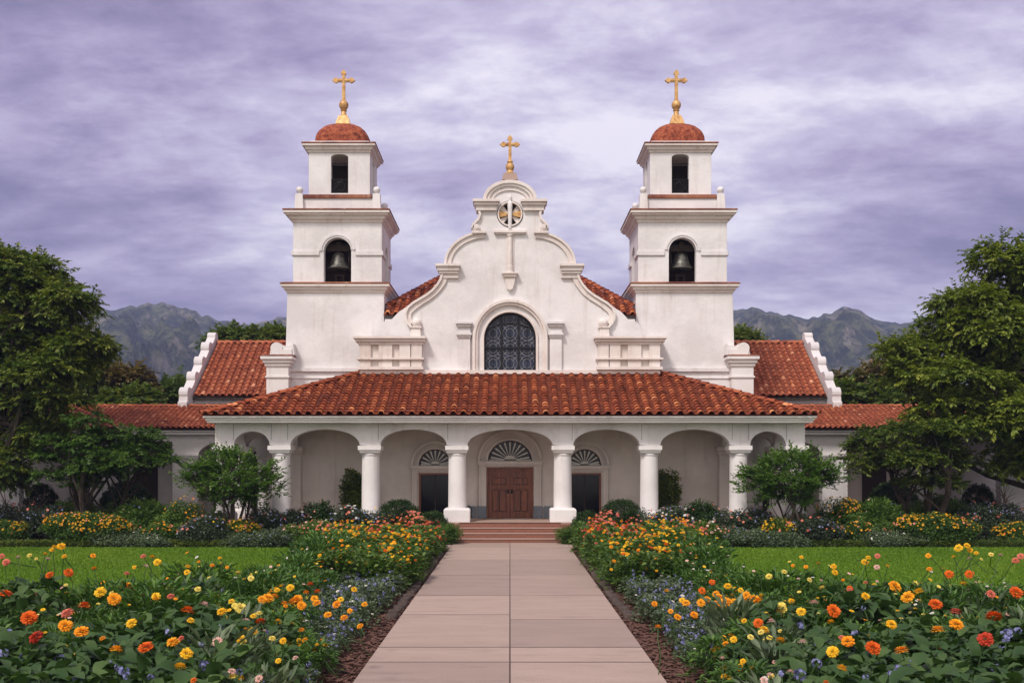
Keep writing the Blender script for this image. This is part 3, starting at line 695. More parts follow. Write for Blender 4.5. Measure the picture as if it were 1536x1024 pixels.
# ---- upper wings with stepped gable ends
def wing(sx):
    wl = MB(sx); wl.box(-14.9, -9.5, 50.25, 57.8, 2.0, 6.05)
    wl.box(-14.85, -9.5, 50.1, 50.25, 5.85, 6.1)
    w_ = wl.build('upper_wing', M['wing'], ch)
    MB(sx).box(-14.85, -9.5, 49.86, 50.2, 6.02, 6.13).build('eave_board', M['darkwood'], w_)
    v = Vector((0, 4.1, 2.93)); L = v.length
    tile_roof('upper_wing_roof', M['tile2'], (-14.82, 49.85, 6.2), (1,0,0), v, [(0,0),(6.0,0),(6.0,L),(0,L)], 0.32, 0.34, w_, sx, 21+sx)
    tile_roof('upper_wing_back_roof', M['tile2'], (-14.82, 58.05, 6.2), (1,0,0), Vector((0,-4.1,2.93)), [(0,0),(6.0,0),(6.0,L),(0,L)], 0.32, 0.6, w_, sx, 31+sx)
    cap_line('ridge_tiles', M['tile2'], (-14.8, 53.95, 9.13), (-8.8, 53.95, 9.13), 0.16, 0.4, w_, sx, 4)
    # stepped parapet
    pts = [(49.15,2.0),(49.15,5.45),(48.95,5.55),(48.95,5.85),(49.1,5.9)]
    sl = 2.93/4.1
    def zz_(d): return 6.2+(d-49.85)*sl
    d = 49.15
    for i in range(4):
        b0 = zz_(d)+0.44; w2 = 0.52
        pts += [(d-0.02, b0-0.02), (d-0.06, b0+0.08), (d-0.05, b0+0.20), (d+0.02, b0+0.32), (d+0.14, b0+0.40), (d+0.28, b0+0.43), (d+0.42, b0+0.41), (d+0.54, b0+0.38), (d+0.68, b0+0.44), (d+0.84, b0+0.55), (d+1.0, b0+0.68)]
        d += 1.16
    pts += [(53.72, zz_(53.7)+0.42), (53.72, zz_(53.7)+0.55), (53.8, zz_(53.7)+0.66), (53.95, zz_(53.7)+0.70)]
    full = pts + [(107.9-p[0], p[1]) for p in reversed(pts)]
    MB(sx).prism(full, [], 'x', -15.25, -14.84).build('stepped_gable_end', M['wing'], w_)
    # low arcade wing
    D = 46.5; k = D/F
    aw = MB(sx)
    xr, xl = -9.0, -23.5; top = 4.50
    bays = [(-13.62,-11.0), (-17.6,-14.72), (-21.4,-18.5)]
    out = [(xl,0),(xl,top),(xr,top),(xr,0)]
    x = xr
    holes_pts = []
    poly = [(xr,top),(xr,0)]
    poly += [(-11.0,0),(-11.0,3.3)] + [( -12.31+1.31*math.cos(R(a)), 3.3+0.72*math.sin(R(a))) for a in range(10,180,10)] + [(-13.62,3.3),(-13.62,0)]
    poly += [(-14.72,0),(-14.72,3.98),(-17.6,3.98),(-17.6,0),(-18.5,0),(-18.5,3.98),(-21.4,3.98),(-21.4,0),(xl,0),(xl,top)]
    aw.prism(poly, [], 'y', D, D+0.5)
    a_ = aw.build('arcade_wing', M['wing'], ch)
    tr = MB(sx)
    for (p, q_) in ((-14.72,-13.62),(-18.5,-17.6)): tr.rings(p, q_, D, D+0.5, [(0.0,3.22),(0.05,3.26),(0.05,3.32),(0.09,3.35),(0.09,3.45)])
    tr.rings(-11.0, -10.2, D, D+0.5, [(0.0,3.22),(0.05,3.26),(0.05,3.32),(0.09,3.35),(0.09,3.45)])
    tr.box(xl, xr, D-0.28, D+0.1, 4.28, 4.40); tr.box(xl, xr, D-0.36, D+0.1, 4.402, 4.47)
    tr.build('arcade_wing_moulding', M['wing'], a_)
    MB(sx).box(xl, xr, D-0.42, D+0.2, 4.475, 4.55).build('gutter_board', M['darkwood'], a_)
    MB(sx).box(xl, -9.8, 49.1, 49.3, 0, 5.3).build('arcade_back_wall', M['wing'], a_)
    MB(sx).box(xl, xr, 46.2, 51.5, -0.1, 0.35).build('arcade_floor', M['stone'], a_)
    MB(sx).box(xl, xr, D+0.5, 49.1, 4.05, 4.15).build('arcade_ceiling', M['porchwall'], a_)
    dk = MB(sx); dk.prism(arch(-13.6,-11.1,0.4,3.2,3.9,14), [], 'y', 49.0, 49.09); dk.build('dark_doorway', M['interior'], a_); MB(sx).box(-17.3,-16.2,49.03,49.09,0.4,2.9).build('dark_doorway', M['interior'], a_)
    v = Vector((0, 3.2, 1.10)); L = v.length
    tile_roof('arcade_wing_roof', M['tile2'], (xl, 45.95, 4.56), (1,0,0), v, [(0,0),(-8.5-xl,0),(-8.5-xl,L),(0,L)], 0.235, 0.25, a_, sx, 41+sx, 0.025, 5)
    cap_line('ridge_tiles', M['tile2'], (xl, 49.15, 5.68), (-8.5, 49.15, 5.68), 0.10, 0.36, a_, sx, 14)
    MB(sx).add([(xl,49.15,5.64),(-15.3,49.15,5.64),(-15.3,52.3,4.5),(xl,52.3,4.5)], [(0,1,2,3)]).build('arcade_wing_back_roof', M['redband'], a_)
wing(1); wing(-1)
# ---- porch
FX = 11.66
MB().rings(-FX, FX, 41.02, 46.0, [(0.0,4.60),(0.0,4.68),(0.05,4.69),(0.05,4.76),(0.12,4.78),(0.12,4.86)]).build('porch_cornice', M['column'], ch)
sh = 5.43/1.0
rise = 1.90; run = 4.15
v = Vector((0, run, rise)); L = v.length
pr = tile_roof('porch_roof', M['tile'], (0, 40.86, 4.89), (1,0,0), v, [(-11.85,0),(11.85,0),(6.36,L),(-6.36,L)], 0.395, 0.285, ch, seed=77, lift=0.045, seg=8)
cap_line('top_course_tiles', M['tile'], (-6.4, 45.0, 6.80), (6.4, 45.0, 6.80), 0.16, 0.42, ch, 1, 6)
for s in (1, -1):
    cap_line('hip_tiles', M['tile'], (-11.86, 40.85, 4.92), (-6.36, 45.0, 6.83), 0.15, 0.36, ch, s, 8)
    v2 = Vector((5.43, 0, rise)); L2 = v2.length; a = 5.49/ (L2)
    tile_roof('porch_side_roof', M['tile'], (-11.85, 40.86, 4.89), (0,1,0), v2, [(0,0),(5.3,0),(5.3,L2),(4.15,L2)], 0.395, 0.335, ch, s, 13)
DA = 41.65; dA = 0.5
def ax_(px): return PX(px, DA)
zs, zc = 3.72, 4.36
cols = [-2.07, -5.47, -8.98, -11.18]
ar = []
xs = [-11.18, -8.98, -5.47, -2.07, 2.07, 5.47, 8.98, 11.18]
poly = [(11.52,4.60),(-11.52,4.60),(-11.52,zs-0.04)]
for i in range(7):
    a, b = xs[i]+0.40, xs[i+1]-0.40; c = (a+b)/2; hw_ = (b-a)/2; zc_ = zc if i not in (0,6) else 4.28
    poly += [(c+hw_*math.cos(R(t_)), zs-0.04+(zc_-zs+0.04)*math.sin(R(t_))**0.85) for t_ in range(180, -1, -8)]
poly += [(11.52,zs-0.04)]
arc_o = MB().prism(poly, [], 'y', DA, DA+dA).build('porch_arcade', M['wall'], ch)
gr = MB()
for s in (-1, 1):
    for x in (2.07+0.36, 5.47-0.33, 8.98-0.30, 8.98+0.34, 11.18-0.38): MB().box(s*x-0.008, s*x+0.008, DA-0.004, DA+0.05, 3.95, 4.58).build('expansion_joint', M['plinth'], arc_o)
for s in (1, -1):
    sd_ = MB(s)
    for xx in (-11.45,):
        sd_.prism([(DA+dA,4.60),(44.75,4.60),(44.75,zs),(44.2,zs)]+[(43.2+1.0*math.cos(R(t_)), zs+0.55*math.sin(R(t_))) for t_ in range(0,181,12)]+[(DA+dA,zs)], [], 'x', xx, xx+0.5)
    sd_.prism([(DA+dA,4.60),(44.2,4.60),(44.2,zs),(44.05,zs)]+[(43.15+0.9*math.cos(R(t_)), zs+0.5*math.sin(R(t_))) for t_ in range(0,181,12)]+[(DA+dA,zs)], [], 'x', -9.2, -8.78)
    sd_.prism([(-11.0,4.6),(-11.0,zs)]+[(-9.98-1.0*math.cos(R(t_)), zs+0.5*math.sin(R(t_))) for t_ in range(0,181,12)]+[(-8.95,zs),(-8.95,4.6)], [], 'y', 44.3, 44.7)
    sd_.build('side_arch', M['wall'], ch)
def column(x, y, s, big):
    c = MB(s)
    r = 0.36
    c.lathe((x,y,FL), [(r*1.28,0.0),(r*1.28,0.30),(r*1.22,0.36),(r*1.06,0.40),(r,0.46),(r*0.985,1.4),(r*0.95,2.58),(r*1.02,2.60),(r*1.02,2.65),(r*0.96,2.66)], 32)
    o = c.build('porch_column', M['column'], ch, True)
    k = MB(s); k.rings(x-0.33, x+0.33, y-0.33, y+0.33, [(0.02,FL+2.66),(0.07,FL+2.72),(0.07,FL+2.78),(0.12,FL+2.80),(0.12,FL+2.97)]); k.build('capital', M['column'], o)
    if big:
        k = MB(s); k.rings(x-0.42, x+0.42, y-0.40, y+0.42, [(0.09,FL-0.02),(0.09,FL+0.47),(0.05,FL+0.52),(0.0,FL+0.54)]); k.build('plinth', M['column'], o)
for s in (1, -1):
    for x in cols: column(x, DA+0.28, s, x == -2.07)
    column(-11.18, 44.5, s, False)
    p_ = MB(s); p_.box(-9.3, -8.65, 44.05, DW, FL, zs-0.3); p_.rings(-9.3, -8.65, 44.05, DW, [(0.0,3.4),(0.06,3.44),(0.06,3.52),(0.11,3.55),(0.11,zs)]); p_.build('wall_pilaster', M['porchwall'], ch)
# porch back wall with three doorways
def dz(py): return PZ(py, DW)
s_ = DW/F
zfan = dz(691)
holes = [[(-0.975,FL+0.001),(-0.975,dz(700.5)),(0.975,dz(700.5)),(0.975,FL+0.001)], arch(-0.92,0.92,zfan,zfan,dz(660.5),24)]
for s in (-1, 1):
    x = s*3.13; holes += [[(x-0.68,FL+0.001),(x-0.68,dz(709)),(x+0.68,dz(709)),(x+0.68,FL+0.001)], arch(x-0.68,x+0.68,dz(698),dz(698),dz(673.5),20)]
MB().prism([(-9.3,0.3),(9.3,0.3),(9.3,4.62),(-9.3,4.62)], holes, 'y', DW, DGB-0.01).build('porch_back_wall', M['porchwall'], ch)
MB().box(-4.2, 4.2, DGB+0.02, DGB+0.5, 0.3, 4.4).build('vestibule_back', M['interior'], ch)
MB().box(-11.7, 11.7, 41.2, DW+0.4, 0.3, FL).build('porch_floor', M['stone'], ch)
MB().box(-11.68, 11.68, 41.14, 41.199, 0, FL-0.06).build('porch_floor_edge', M['brick'], ch)
def surround(x, hw, zsp, zcr, zb, ent_t, ent_b, name, outer):
    m_ = MB()
    rin = hw; rz = zcr-zsp
    m_.ribbon([(x+(rin+0.06)*math.cos(R(a)), zsp+(rz+0.06)*math.sin(R(a))) for a in range(180,-1,-8)], 0.05, 0.05, DW-0.06, DW+0.02)
    m_.ribbon([(x+outer*math.cos(R(a)), zsp+(rz+outer-hw)*math.sin(R(a))) for a in range(180,-1,-8)], 0.055, 0.055, DW-0.14, DW+0.02)
    m_.box(x-outer-0.06, x+outer+0.06, DW-0.17, DW+0.02, ent_b, ent_t)
    m_.box(x-outer-0.02, x+outer+0.02, DW-0.11, DW+0.02, ent_b-0.07, ent_b)
    for q_ in (-1, 1):
        a, b = sorted((x+q_*(hw+0.075), x+q_*(outer+0.02))); m_.box(a, b, DW-0.09, DW+0.02, FL+0.5, ent_b-0.07)
        m_.box(*sorted((x+q_*outer, x+q_*(outer-0.08))), DW-0.13, DW-0.08, FL+0.5, ent_b-0.07)
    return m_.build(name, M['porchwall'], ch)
surround(0, 0.92, zfan, dz(660.5), FL, dz(691), dz(696.5), 'door_surround', 1.30)
for s in (-1, 1): surround(s*3.13, 0.68, dz(698), dz(673.5), FL, dz(698), dz(703), 'door_surround', 0.97)
pl = MB()
for q_ in (-1, 1):
    pl.box(*sorted((q_*0.99, q_*1.36)), DW-0.12, DW+0.02, FL, FL+0.5); pl.box(*sorted((q_*1.42, q_*1.9)), DW-0.05, DW+0.02, FL, FL+0.5)
    for c in (2.06, 4.22): pl.box(*sorted((q_*(c-0.12), q_*(c+0.12))), DW-0.10, DW+0.02, FL, FL+0.5)
pl.build('wall_plinth', M['plinth'], ch)
pp = MB(); pp.tube([(-1.62,DW-0.09,FL+0.0),(-1.62,DW-0.09,FL+0.42),(-1.70,DW-0.09,FL+0.5),(-1.72,DW-0.06,FL+0.52)], 0.025, 6); pp.build('wall_pipe', M['iron'], ch)
def fan(x, hw, z0, zc_, spokes, name, y):
    f_ = MB().prism(arch(x-hw,x+hw,z0+0.02,z0+0.02,zc_,24), [], 'y', y+0.06, y+0.08).build(name, M['glass'], ch)
    k = MB(); rz = zc_-z0
    k.ribbon([(x+(hw-0.03)*math.cos(R(a)), z0+0.02+(rz-0.04)*math.sin(R(a))) for a in range(180,-1,-8)], 0.03, 0.03, y, y+0.06)
    k.build('fanlight_frame', M['darkwood'], f_)
    k = MB()
    k.prism(arch(x-hw*0.27,x+hw*0.27,z0+0.03,z0+0.03,z0+rz*0.28,12), [], 'y', y+0.0, y+0.055)
    k.box(x-hw+0.04, x+hw-0.04, y, y+0.055, z0+0.02, z0+0.07)
    for i in range(spokes):
        a = PI*(i+0.5)/spokes; d = (math.cos(a), math.sin(a)*rz/hw); w0, w1 = 0.010, 0.034
        r0, r1 = hw*0.25, hw*0.86; nx, nz = -math.sin(a), math.cos(a)
        k.prism([(x+d[0]*r0+nx*w0, z0+0.04+d[1]*r0+nz*w0),(x+d[0]*r1+nx*w1, z0+0.04+d[1]*r1+nz*w1),(x+d[0]*r1*1.06, z0+0.04+d[1]*r1*1.06),(x+d[0]*r1-nx*w1, z0+0.04+d[1]*r1-nz*w1),(x+d[0]*r0-nx*w0, z0+0.04+d[1]*r0-nz*w0)], [], 'y', y+0.005, y+0.05)
    k.build('fan_spokes', M['white'], f_)
fan(0, 0.92, zfan, dz(660.5), 11, 'central_fanlight', DW+0.06)
for s in (-1, 1): fan(s*3.13, 0.68, dz(698), dz(673.5), 9, 'side_fanlight', DW+0.06)
# central double door
zt = dz(700.5)
fr = MB(); fr.box(-0.975,-0.90,DW-0.02,DW+0.2,FL,zt); fr.box(0.90,0.975,DW-0.02,DW+0.2,FL,zt); fr.box(-0.9,0.9,DW-0.02,DW+0.2,zt-0.07,zt)
dr = fr.build('entrance_door', M['wood'], ch)
for s in (1, -1):
    lf = MB(s); x0, x1 = -0.895, -0.006; y = DW+0.06; z1 = zt-0.075
    lf.box(x0, x1, y+0.055, y+0.09, FL+0.01, z1)
    st_ = 0.11
    lf.box(x0,x0+st_,y,y+0.056,FL+0.01,z1); lf.box(x1-st_,x1,y,y+0.056,FL+0.01,z1)
    for (a, b) in ((FL+0.01,FL+0.22),(FL+1.22,FL+1.34),(z1-0.30,z1-0.20),(z1-0.09,z1)): lf.box(x0+st_,x1-st_,y,y+0.056,a,b)
    lf.box(x0+st_+0.07,(x0+x1)/2-0.025,y+0.012,y+0.056,FL+0.30,FL+1.14); lf.box((x0+x1)/2+0.025,x1-st_-0.07,y+0.012,y+0.056,FL+0.30,FL+1.14)
    lf.box(x0+st_+0.07,x1-st_-0.07,y+0.012,y+0.056,FL+1.42,z1-0.38)
    lo_ = lf.build('door_leaf', M['wood'], dr)
    def pshade(a, b, c, d, k=0.016):  # dark strips round panels and leaf edge: recess shade put in as colour
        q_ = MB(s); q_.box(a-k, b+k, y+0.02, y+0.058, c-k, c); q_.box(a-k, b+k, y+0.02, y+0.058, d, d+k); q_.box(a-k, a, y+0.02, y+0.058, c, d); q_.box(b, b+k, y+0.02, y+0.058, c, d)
        q_.build('panel_shade_strip', M['shadeline'], lo_)
    pshade(x0+st_+0.07,(x0+x1)/2-0.025,FL+0.30,FL+1.14); pshade((x0+x1)/2+0.025,x1-st_-0.07,FL+0.30,FL+1.14); pshade(x0+st_+0.07,x1-st_-0.07,FL+1.42,z1-0.38)
    pshade(x0+0.02,x1-0.015,FL+0.03,z1-0.02,0.012)
    h = MB(s); h.lathe((0,0,0), [(0.01,0),(0.01,0.01)], 4); h.v = []; h.f = []
    h.tube([(-0.07,y-0.005,FL+1.14),(-0.07,y-0.07,FL+1.14),(-0.18,y-0.07,FL+1.13)], 0.018, 6); h.box(-0.11,-0.035,y-0.015,y,FL+1.02,FL+1.2); h.tube([(-0.07,y-0.02,FL+1.06),(-0.07,y-0.06,FL+1.06)],0.03,8)
    h.build('door_handle', M['iron'], dr)
for s in (-1, 1):
    x = s*3.13; zt2 = dz(709)
    fr = MB(); fr.box(x-0.68,x-0.60,DW-0.02,DW+0.2,FL,zt2); fr.box(x+0.60,x+0.68,DW-0.02,DW+0.2,FL,zt2); fr.box(x-0.6,x+0.6,DW-0.02,DW+0.2,zt2-0.07,zt2)
    sdr = fr.build('side_door', M['wood'], ch)
    MB().box(x-0.6,x+0.6,DW+0.1,DW+0.12,FL,zt2-0.07).build('door_glass', M['glass'], sdr)
    k = MB(); k.box(x-0.02,x+0.02,DW+0.07,DW+0.1,FL,zt2-0.07); k.box(x-0.6,x+0.6,DW+0.07,DW+0.1,FL,FL+0.12); k.build('glazing_bar', M['interior'], sdr)
# steps
stp = empty('entrance_steps', (0, 40.8, 0), 'four broad brick steps with pale nosings climbing to the porch', 'steps')
for i in range(4):
    y0 = 40.30+0.30*i; z = FL/4*(i+1)
    MB().box(-1.95, 1.95, y0+0.02, 41.13, z-FL/4+(0.0 if i else -0.05), z-0.028).build('riser', M['brick'], stp)
    nb = MB(); nb.box(-1.97, 1.97, y0, y0+0.34 if i < 3 else 41.25, z-0.027, z+(0.003 if i == 3 else 0)); nb.build('nosing', M['stone'], stp)
# ================================================================ GROUND, PATH, HILLS
def sheet(name, pts, z, m):
    me = bpy.data.meshes.new(name); me.from_pydata([(p[0], p[1], z) for p in pts], [], [tuple(range(len(pts)))]); me.update()
    a = me.attributes.new('rnd', 'FLOAT', 'FACE'); a.data.foreach_set('value', [0.5])
    o = link_mesh(name, me, m); o['kind'] = 'structure'; return o
sheet('ground', [(-3000,-60),(3000,-60),(3000,2800),(-3000,2800)], -0.06, M['ground'])
sheet('bed_soil', [(-30,2),(30,2),(30,46.3),(-30,46.3)], -0.03, M['soil'])
sheet('lawn', [(-30,14),(-3.6,14),(-4.0,20),(-6.3,30),(-6.3,38.6),(-30,38.6)], 0.0, M['lawn'])
sheet('lawn', [(30,14),(3.6,14),(4.0,20),(6.3,30),(6.3,38.6),(30,38.6)], 0.0, M['lawn'])
HW = 2.135
pb = MB(); vals = []
rg = random.Random(4)
joints = {-1: [3.5,7.5,11.0,14.3,16.0,17.3,21.05,24.1,28.6,33.2,38.0,40.32], 1: [3.5,7.5,11.0,14.3,16.0,17.3,20.4,24.1,28.6,33.2,38.0,40.32]}
gp = 0.011
for s in (-1, 1):
    j = joints[s]
    for a, b in zip(j[:-1], j[1:]):
        x0, x1 = sorted((s*gp, s*HW)); h = 0.04+rg.uniform(-0.003, 0.003)
        pb.box(x0, x1, a+0.045, b-0.045, -0.05, h); vals += [rg.random()]*6
pb.r = vals
for s in (-1, 1):
    jd = MB()
    for a in joints[s][1:-1]:
        jd.box(*sorted((s*0.012, s*(HW-0.01))), a-0.0445, a+0.0445, -0.045, 0.0365)
    jd.box(*sorted((s*0.0005, s*0.0105)), 3.5, 40.3, -0.045, 0.030)
    jo = jd.build('path_joints', M['jointdirt']); jo['kind'] = 'structure'
def bevel(o, wd, n=2):
    m = o.modifiers.new('bevel', 'BEVEL'); m.width = wd; m.segments = n; m.limit_method = 'ANGLE'; return o
po = bevel(pb.build('path', M['path']), 0.006); po['kind'] = 'structure'
fl = MB()
for s in (-1, 1): fl.prism([(s*2.15, 37.6),(s*3.0,39.6),(s*3.0,40.3),(s*2.15,40.3)], [], 'z', -0.05, 0.035)
fl.r = [0.4]*len(fl.f); fo = fl.build('path_apron', M['path']); fo['kind'] = 'structure'
# rough kerb of field stones by the path on both sides
def stone_mesh(seed):
    rs = random.Random(seed); bm = bmesh.new(); bmesh.ops.create_icosphere(bm, subdivisions=2, radius=1)
    for v in bm.verts:
        v.co *= 1+rs.uniform(-0.12, 0.12); v.co = Vector((max(-0.8,min(0.8,v.co.x)), max(-0.85,min(0.85,v.co.y)), max(-0.5, min(0.55, v.co.z))))
    me = bpy.data.meshes.new('edging_stone'); bm.to_mesh(me); bm.free(); me.shade_smooth(); return me
M['kerbstone'] = soil_mat('edging_stone', (0.06,0.045,0.038), (0.12,0.09,0.075), (0.19,0.14,0.115))
sm = [stone_mesh(i) for i in range(4)]
for s in (-1, 1):
    y = 20.6
    while y < 35:
        o = link_mesh('edging_stone', sm[rg.randrange(4)], M['kerbstone']); ln = rg.uniform(0.22, 0.4)
        o.location = (s*(HW+0.16+rg.uniform(0,0.06)), y+ln, 0.0); o.scale = (0.14, ln, 0.10+rg.uniform(0,0.05)); o.rotation_euler = (0,0,rg.uniform(-0.12,0.12))
        tag(o, 'rough brown edging stone lying beside the %s edge of the path' % ('left' if s < 0 else 'right'), 'stone', 'edging stones on the %s of the path' % ('left' if s < 0 else 'right'))
        y += ln*2+rg.uniform(0.0, 0.12)
# bark chips scattered over the soil strip
cv = []; cf = []
for i in range(9000):
    s = rg.choice((-1, 1)); y = 9+30*rg.random()**1.6; x = s*(HW+0.03+abs(rg.gauss(0, 0.42)))
    l, wd, a = rg.uniform(0.015, 0.06), rg.uniform(0.008, 0.022), rg.uniform(0, PI)
    dx, dy = math.cos(a), math.sin(a); b = len(cv); z = -0.03+rg.uniform(0.0, 0.03)
    tz = rg.uniform(-0.015, 0.02)
    cv += [(x-dx*l-dy*wd, y-dy*l+dx*wd, z), (x+dx*l-dy*wd, y+dy*l+dx*wd, z+tz), (x+dx*l+dy*wd, y+dy*l-dx*wd, z+tz+0.008), (x-dx*l+dy*wd, y-dy*l-dx*wd, z+0.008)]; cf.append((b,b+1,b+2,b+3))
me = bpy.data.meshes.new('bark_chips'); me.from_pydata(cv, [], cf); o = link_mesh('bark_chips', me, M['chips']); tag(o, 'reddish bark chips and twigs scattered on soil beside the path', 'mulch', None, 'stuff')
# ---- hills
sky_l = [(-400,500),(-150,470),(0,485),(90,474),(150,465),(200,456),(236,450),(275,459),(320,472),(345,480),(365,480),(395,474),(430,470),(520,462),(620,480),(765,492),(900,478),(1000,462),(1080,458),(1103,458),(1125,456),(1165,467),(1200,472),(1230,466),(1262,455),(1290,460),(1320,474),(1360,478),(1420,470),(1500,480),(1700,500),(1950,490)]
sx_ = np.array([p[0] for p in sky_l]); sy_ = np.array([p[1] for p in sky_l])
def vnoise(x, y, seed):
    rs = np.random.RandomState(seed); gr = rs.rand(256, 256)
    xi = np.floor(x).astype(int); yi = np.floor(y).astype(int); fx = x-xi; fy = y-yi; fx = fx*fx*(3-2*fx); fy = fy*fy*(3-2*fy)
    a = gr[xi % 256, yi % 256]; b = gr[(xi+1) % 256, yi % 256]; c = gr[xi % 256, (yi+1) % 256]; d = gr[(xi+1) % 256, (yi+1) % 256]
    return (a*(1-fx)+b*fx)*(1-fy)+(c*(1-fx)+d*fx)*fy
nx_, ny_ = 560, 150
T = np.linspace(-0.75, 0.75, nx_)            # tangent of the bearing
DD = np.concatenate([np.linspace(560, 1500, 120), np.linspace(1510, 2000, 30)])
TT, DDg = np.meshgrid(T, DD, indexing='ij')
XX = TT*DDg
pxs = T*F+CX
Hr = (696-np.interp(pxs, sx_, sy_))*1500/F
kern = np.exp(-np.linspace(-2,2,9)**2); kern /= kern.sum(); Hr = np.convolve(np.pad(Hr,4,'edge'), kern, 'valid')
Hr = Hr - 2 + (vnoise(T*60, T*0, 5)-0.5)*7 + (vnoise(T*180, T*0, 6)-0.5)*4.5 + (vnoise(T*420, T*0, 8)-0.5)*2.5
u = np.clip((DDg-560)/940, 0, 1)
wx = XX + 90*vnoise(XX/160, DDg/160, 1)
def ridg(x, y, sd): return 1-np.abs(2*vnoise(x, y, sd)-1)
rn = ridg(wx/150, DDg/420, 2)*0.42 + ridg(wx/62, DDg/150, 3)*0.30 + ridg(wx/27, DDg/60, 4)*0.18 + vnoise(wx/12, DDg/20, 9)*0.12
prof = 0.10*u + 0.90*u**1.25
amp = np.clip(u*(1-u)*4, 0, 1)*0.56
Hh = Hr[:, None]*(prof + amp*1.5*(rn-0.62))
back = np.clip((DDg-1500)/500, 0, 1); Hh = np.where(DDg > 1500, Hr[:, None]*(1-back*0.7), Hh)
Hh = np.where(DDg < 1500, np.minimum(Hh, (Hr[:, None]/1500*0.985)*DDg), Hh)
Hh = np.where(u <= 0, -1, Hh)
hv = np.stack([XX, DDg, Hh], -1).reshape(-1, 3)
ii, jj = np.meshgrid(np.arange(nx_-1), np.arange(ny_-1), indexing='ij'); b0 = (ii*ny_+jj).ravel()
hf = np.stack([b0, b0+1, b0+ny_+1, b0+ny_], -1)
def np_mesh(name, v, f, smooth=False):
    me = bpy.data.meshes.new(name); k = f.shape[1]
    me.vertices.add(len(v)); me.vertices.foreach_set('co', np.asarray(v, dtype=np.float32).ravel())
    me.loops.add(f.size); me.loops.foreach_set('vertex_index', f.astype(np.int32).ravel())
    me.polygons.add(len(f)); me.polygons.foreach_set('loop_start', np.arange(0, f.size, k, dtype=np.int32))
    me.update(calc_edges=True); me.validate()
    if smooth: me.shade_smooth()
    return me
M['hill'] = mat('scrub_hillside', (0.05,0.06,0.03), 0.95, 0, 0.1)
t, b = parts(M['hill']); p = geo_pos(t)
c = ramp(t, noise(t, p, 0.045, 10, 0.78), [(0.42,(0.015,0.028,0.012)),(0.5,(0.05,0.07,0.03)),(0.57,(0.16,0.17,0.07))])
rk = ramp(t, noise(t, mapping(t, p, (1,0.5,0.7)), 0.025, 10, 0.75, 0.4), [(0.53,(0,0,0)),(0.60,(1,1,1))])
c = mixc(t, mth(t,'MULTIPLY',rk,0.7), c, (0.42,0.36,0.28)); t.links.new(c, b.inputs['Base Color'])
bump(t, b, noise(t, p, 0.12, 8, 0.75), 1.0, 9.0)
ho = link_mesh('hills', np_mesh('hills', hv, hf, True), M['hill']); ho['kind'] = 'structure'
# ================================================================ FOLIAGE TOOLS
def frames(dirs, ups, rs):
    d = dirs/np.linalg.norm(dirs, axis=1, keepdims=True); u = ups - d*np.sum(ups*d, axis=1, keepdims=True)
    n = np.linalg.norm(u, axis=1, keepdims=True); bad = n[:, 0] < 1e-3; u[bad] = np.cross(d[bad], [1, 0.1, 0]); n = np.linalg.norm(u, axis=1, keepdims=True)
    u = u/n; s = np.cross(d, u); return s, d, u
LEAF = (np.array([(0,0,0),(-0.30,0.45,0.10),(0,1,-0.10),(0.30,0.45,0.10)]), np.array([(0,1,2),(0,2,3)]))
NARROW = (np.array([(0,0,0),(-0.13,0.5,0.05),(0,1,-0.12),(0.13,0.5,0.05)]), np.array([(0,1,2),(0,2,3)]))
_l = []
for (y, wd, z) in ((0,0.02,0),(0.22,0.24,0.05),(0.5,0.33,0.07),(0.78,0.20,0.0),(1.0,0.01,-0.12)): _l += [(-wd,y,z+wd*0.35),(0,y,z),(wd,y,z+wd*0.35)]
_f = []
for k in range(4):
    for q in range(2): _f.append((k*3+q, k*3+q+1, k*3+q+4, k*3+q+3))
BIG = (np.array(_l), np.array(_f))
_l = []
for (y, wd, z) in ((0,0.015,0),(0.3,0.11,0.06),(0.65,0.10,0.03),(1.0,0.005,-0.14)): _l += [(-wd,y,z+wd*0.3),(0,y,z),(wd,y,z+wd*0.3)]
LANCE = (np.array(_l), np.array([f for k in range(3) for f in ((k*3,k*3+1,k*3+4,k*3+3),(k*3+1,k*3+2,k*3+5,k*3+4))]))
def batch(tmpl, pos, dirs, ups, size, rs):
    tv, tf = tmpl; s, d, u = frames(dirs, ups, rs); n = len(pos)
    size = np.asarray(size).reshape(-1, 1, 1)*np.ones((n, 1, 1))
    v = (tv[None, :, 0:1]*s[:, None, :] + tv[None, :, 1:2]*d[:, None, :] + tv[None, :, 2:3]*u[:, None, :])*size + pos[:, None, :]
    f = tf[None]+ (np.arange(n)*len(tv))[:, None, None]
    return v.reshape(-1, 3), f.reshape(-1, tf.shape[1])
def leaf_mesh(name, sets, rnds, smooth=False):
    V = []; Fc = []; Rn = []; b = 0
    for (v, f), r in zip(sets, rnds):
        V.append(v); Fc.append(f+b); b += len(v); Rn.append(np.repeat(r, len(f)//len(r)))
    V = np.concatenate(V); Fc = np.concatenate(Fc); Rn = np.concatenate(Rn)
    me = np_mesh(name, V, Fc, smooth)
    a = me.attributes.new('rnd', 'FLOAT', 'FACE'); a.data.foreach_set('value', Rn.astype(np.float32)[:len(me.polygons)])
    return me
def unit(rs, n):
    v = rs.normal(size=(n, 3)); return v/np.linalg.norm(v, axis=1, keepdims=True)
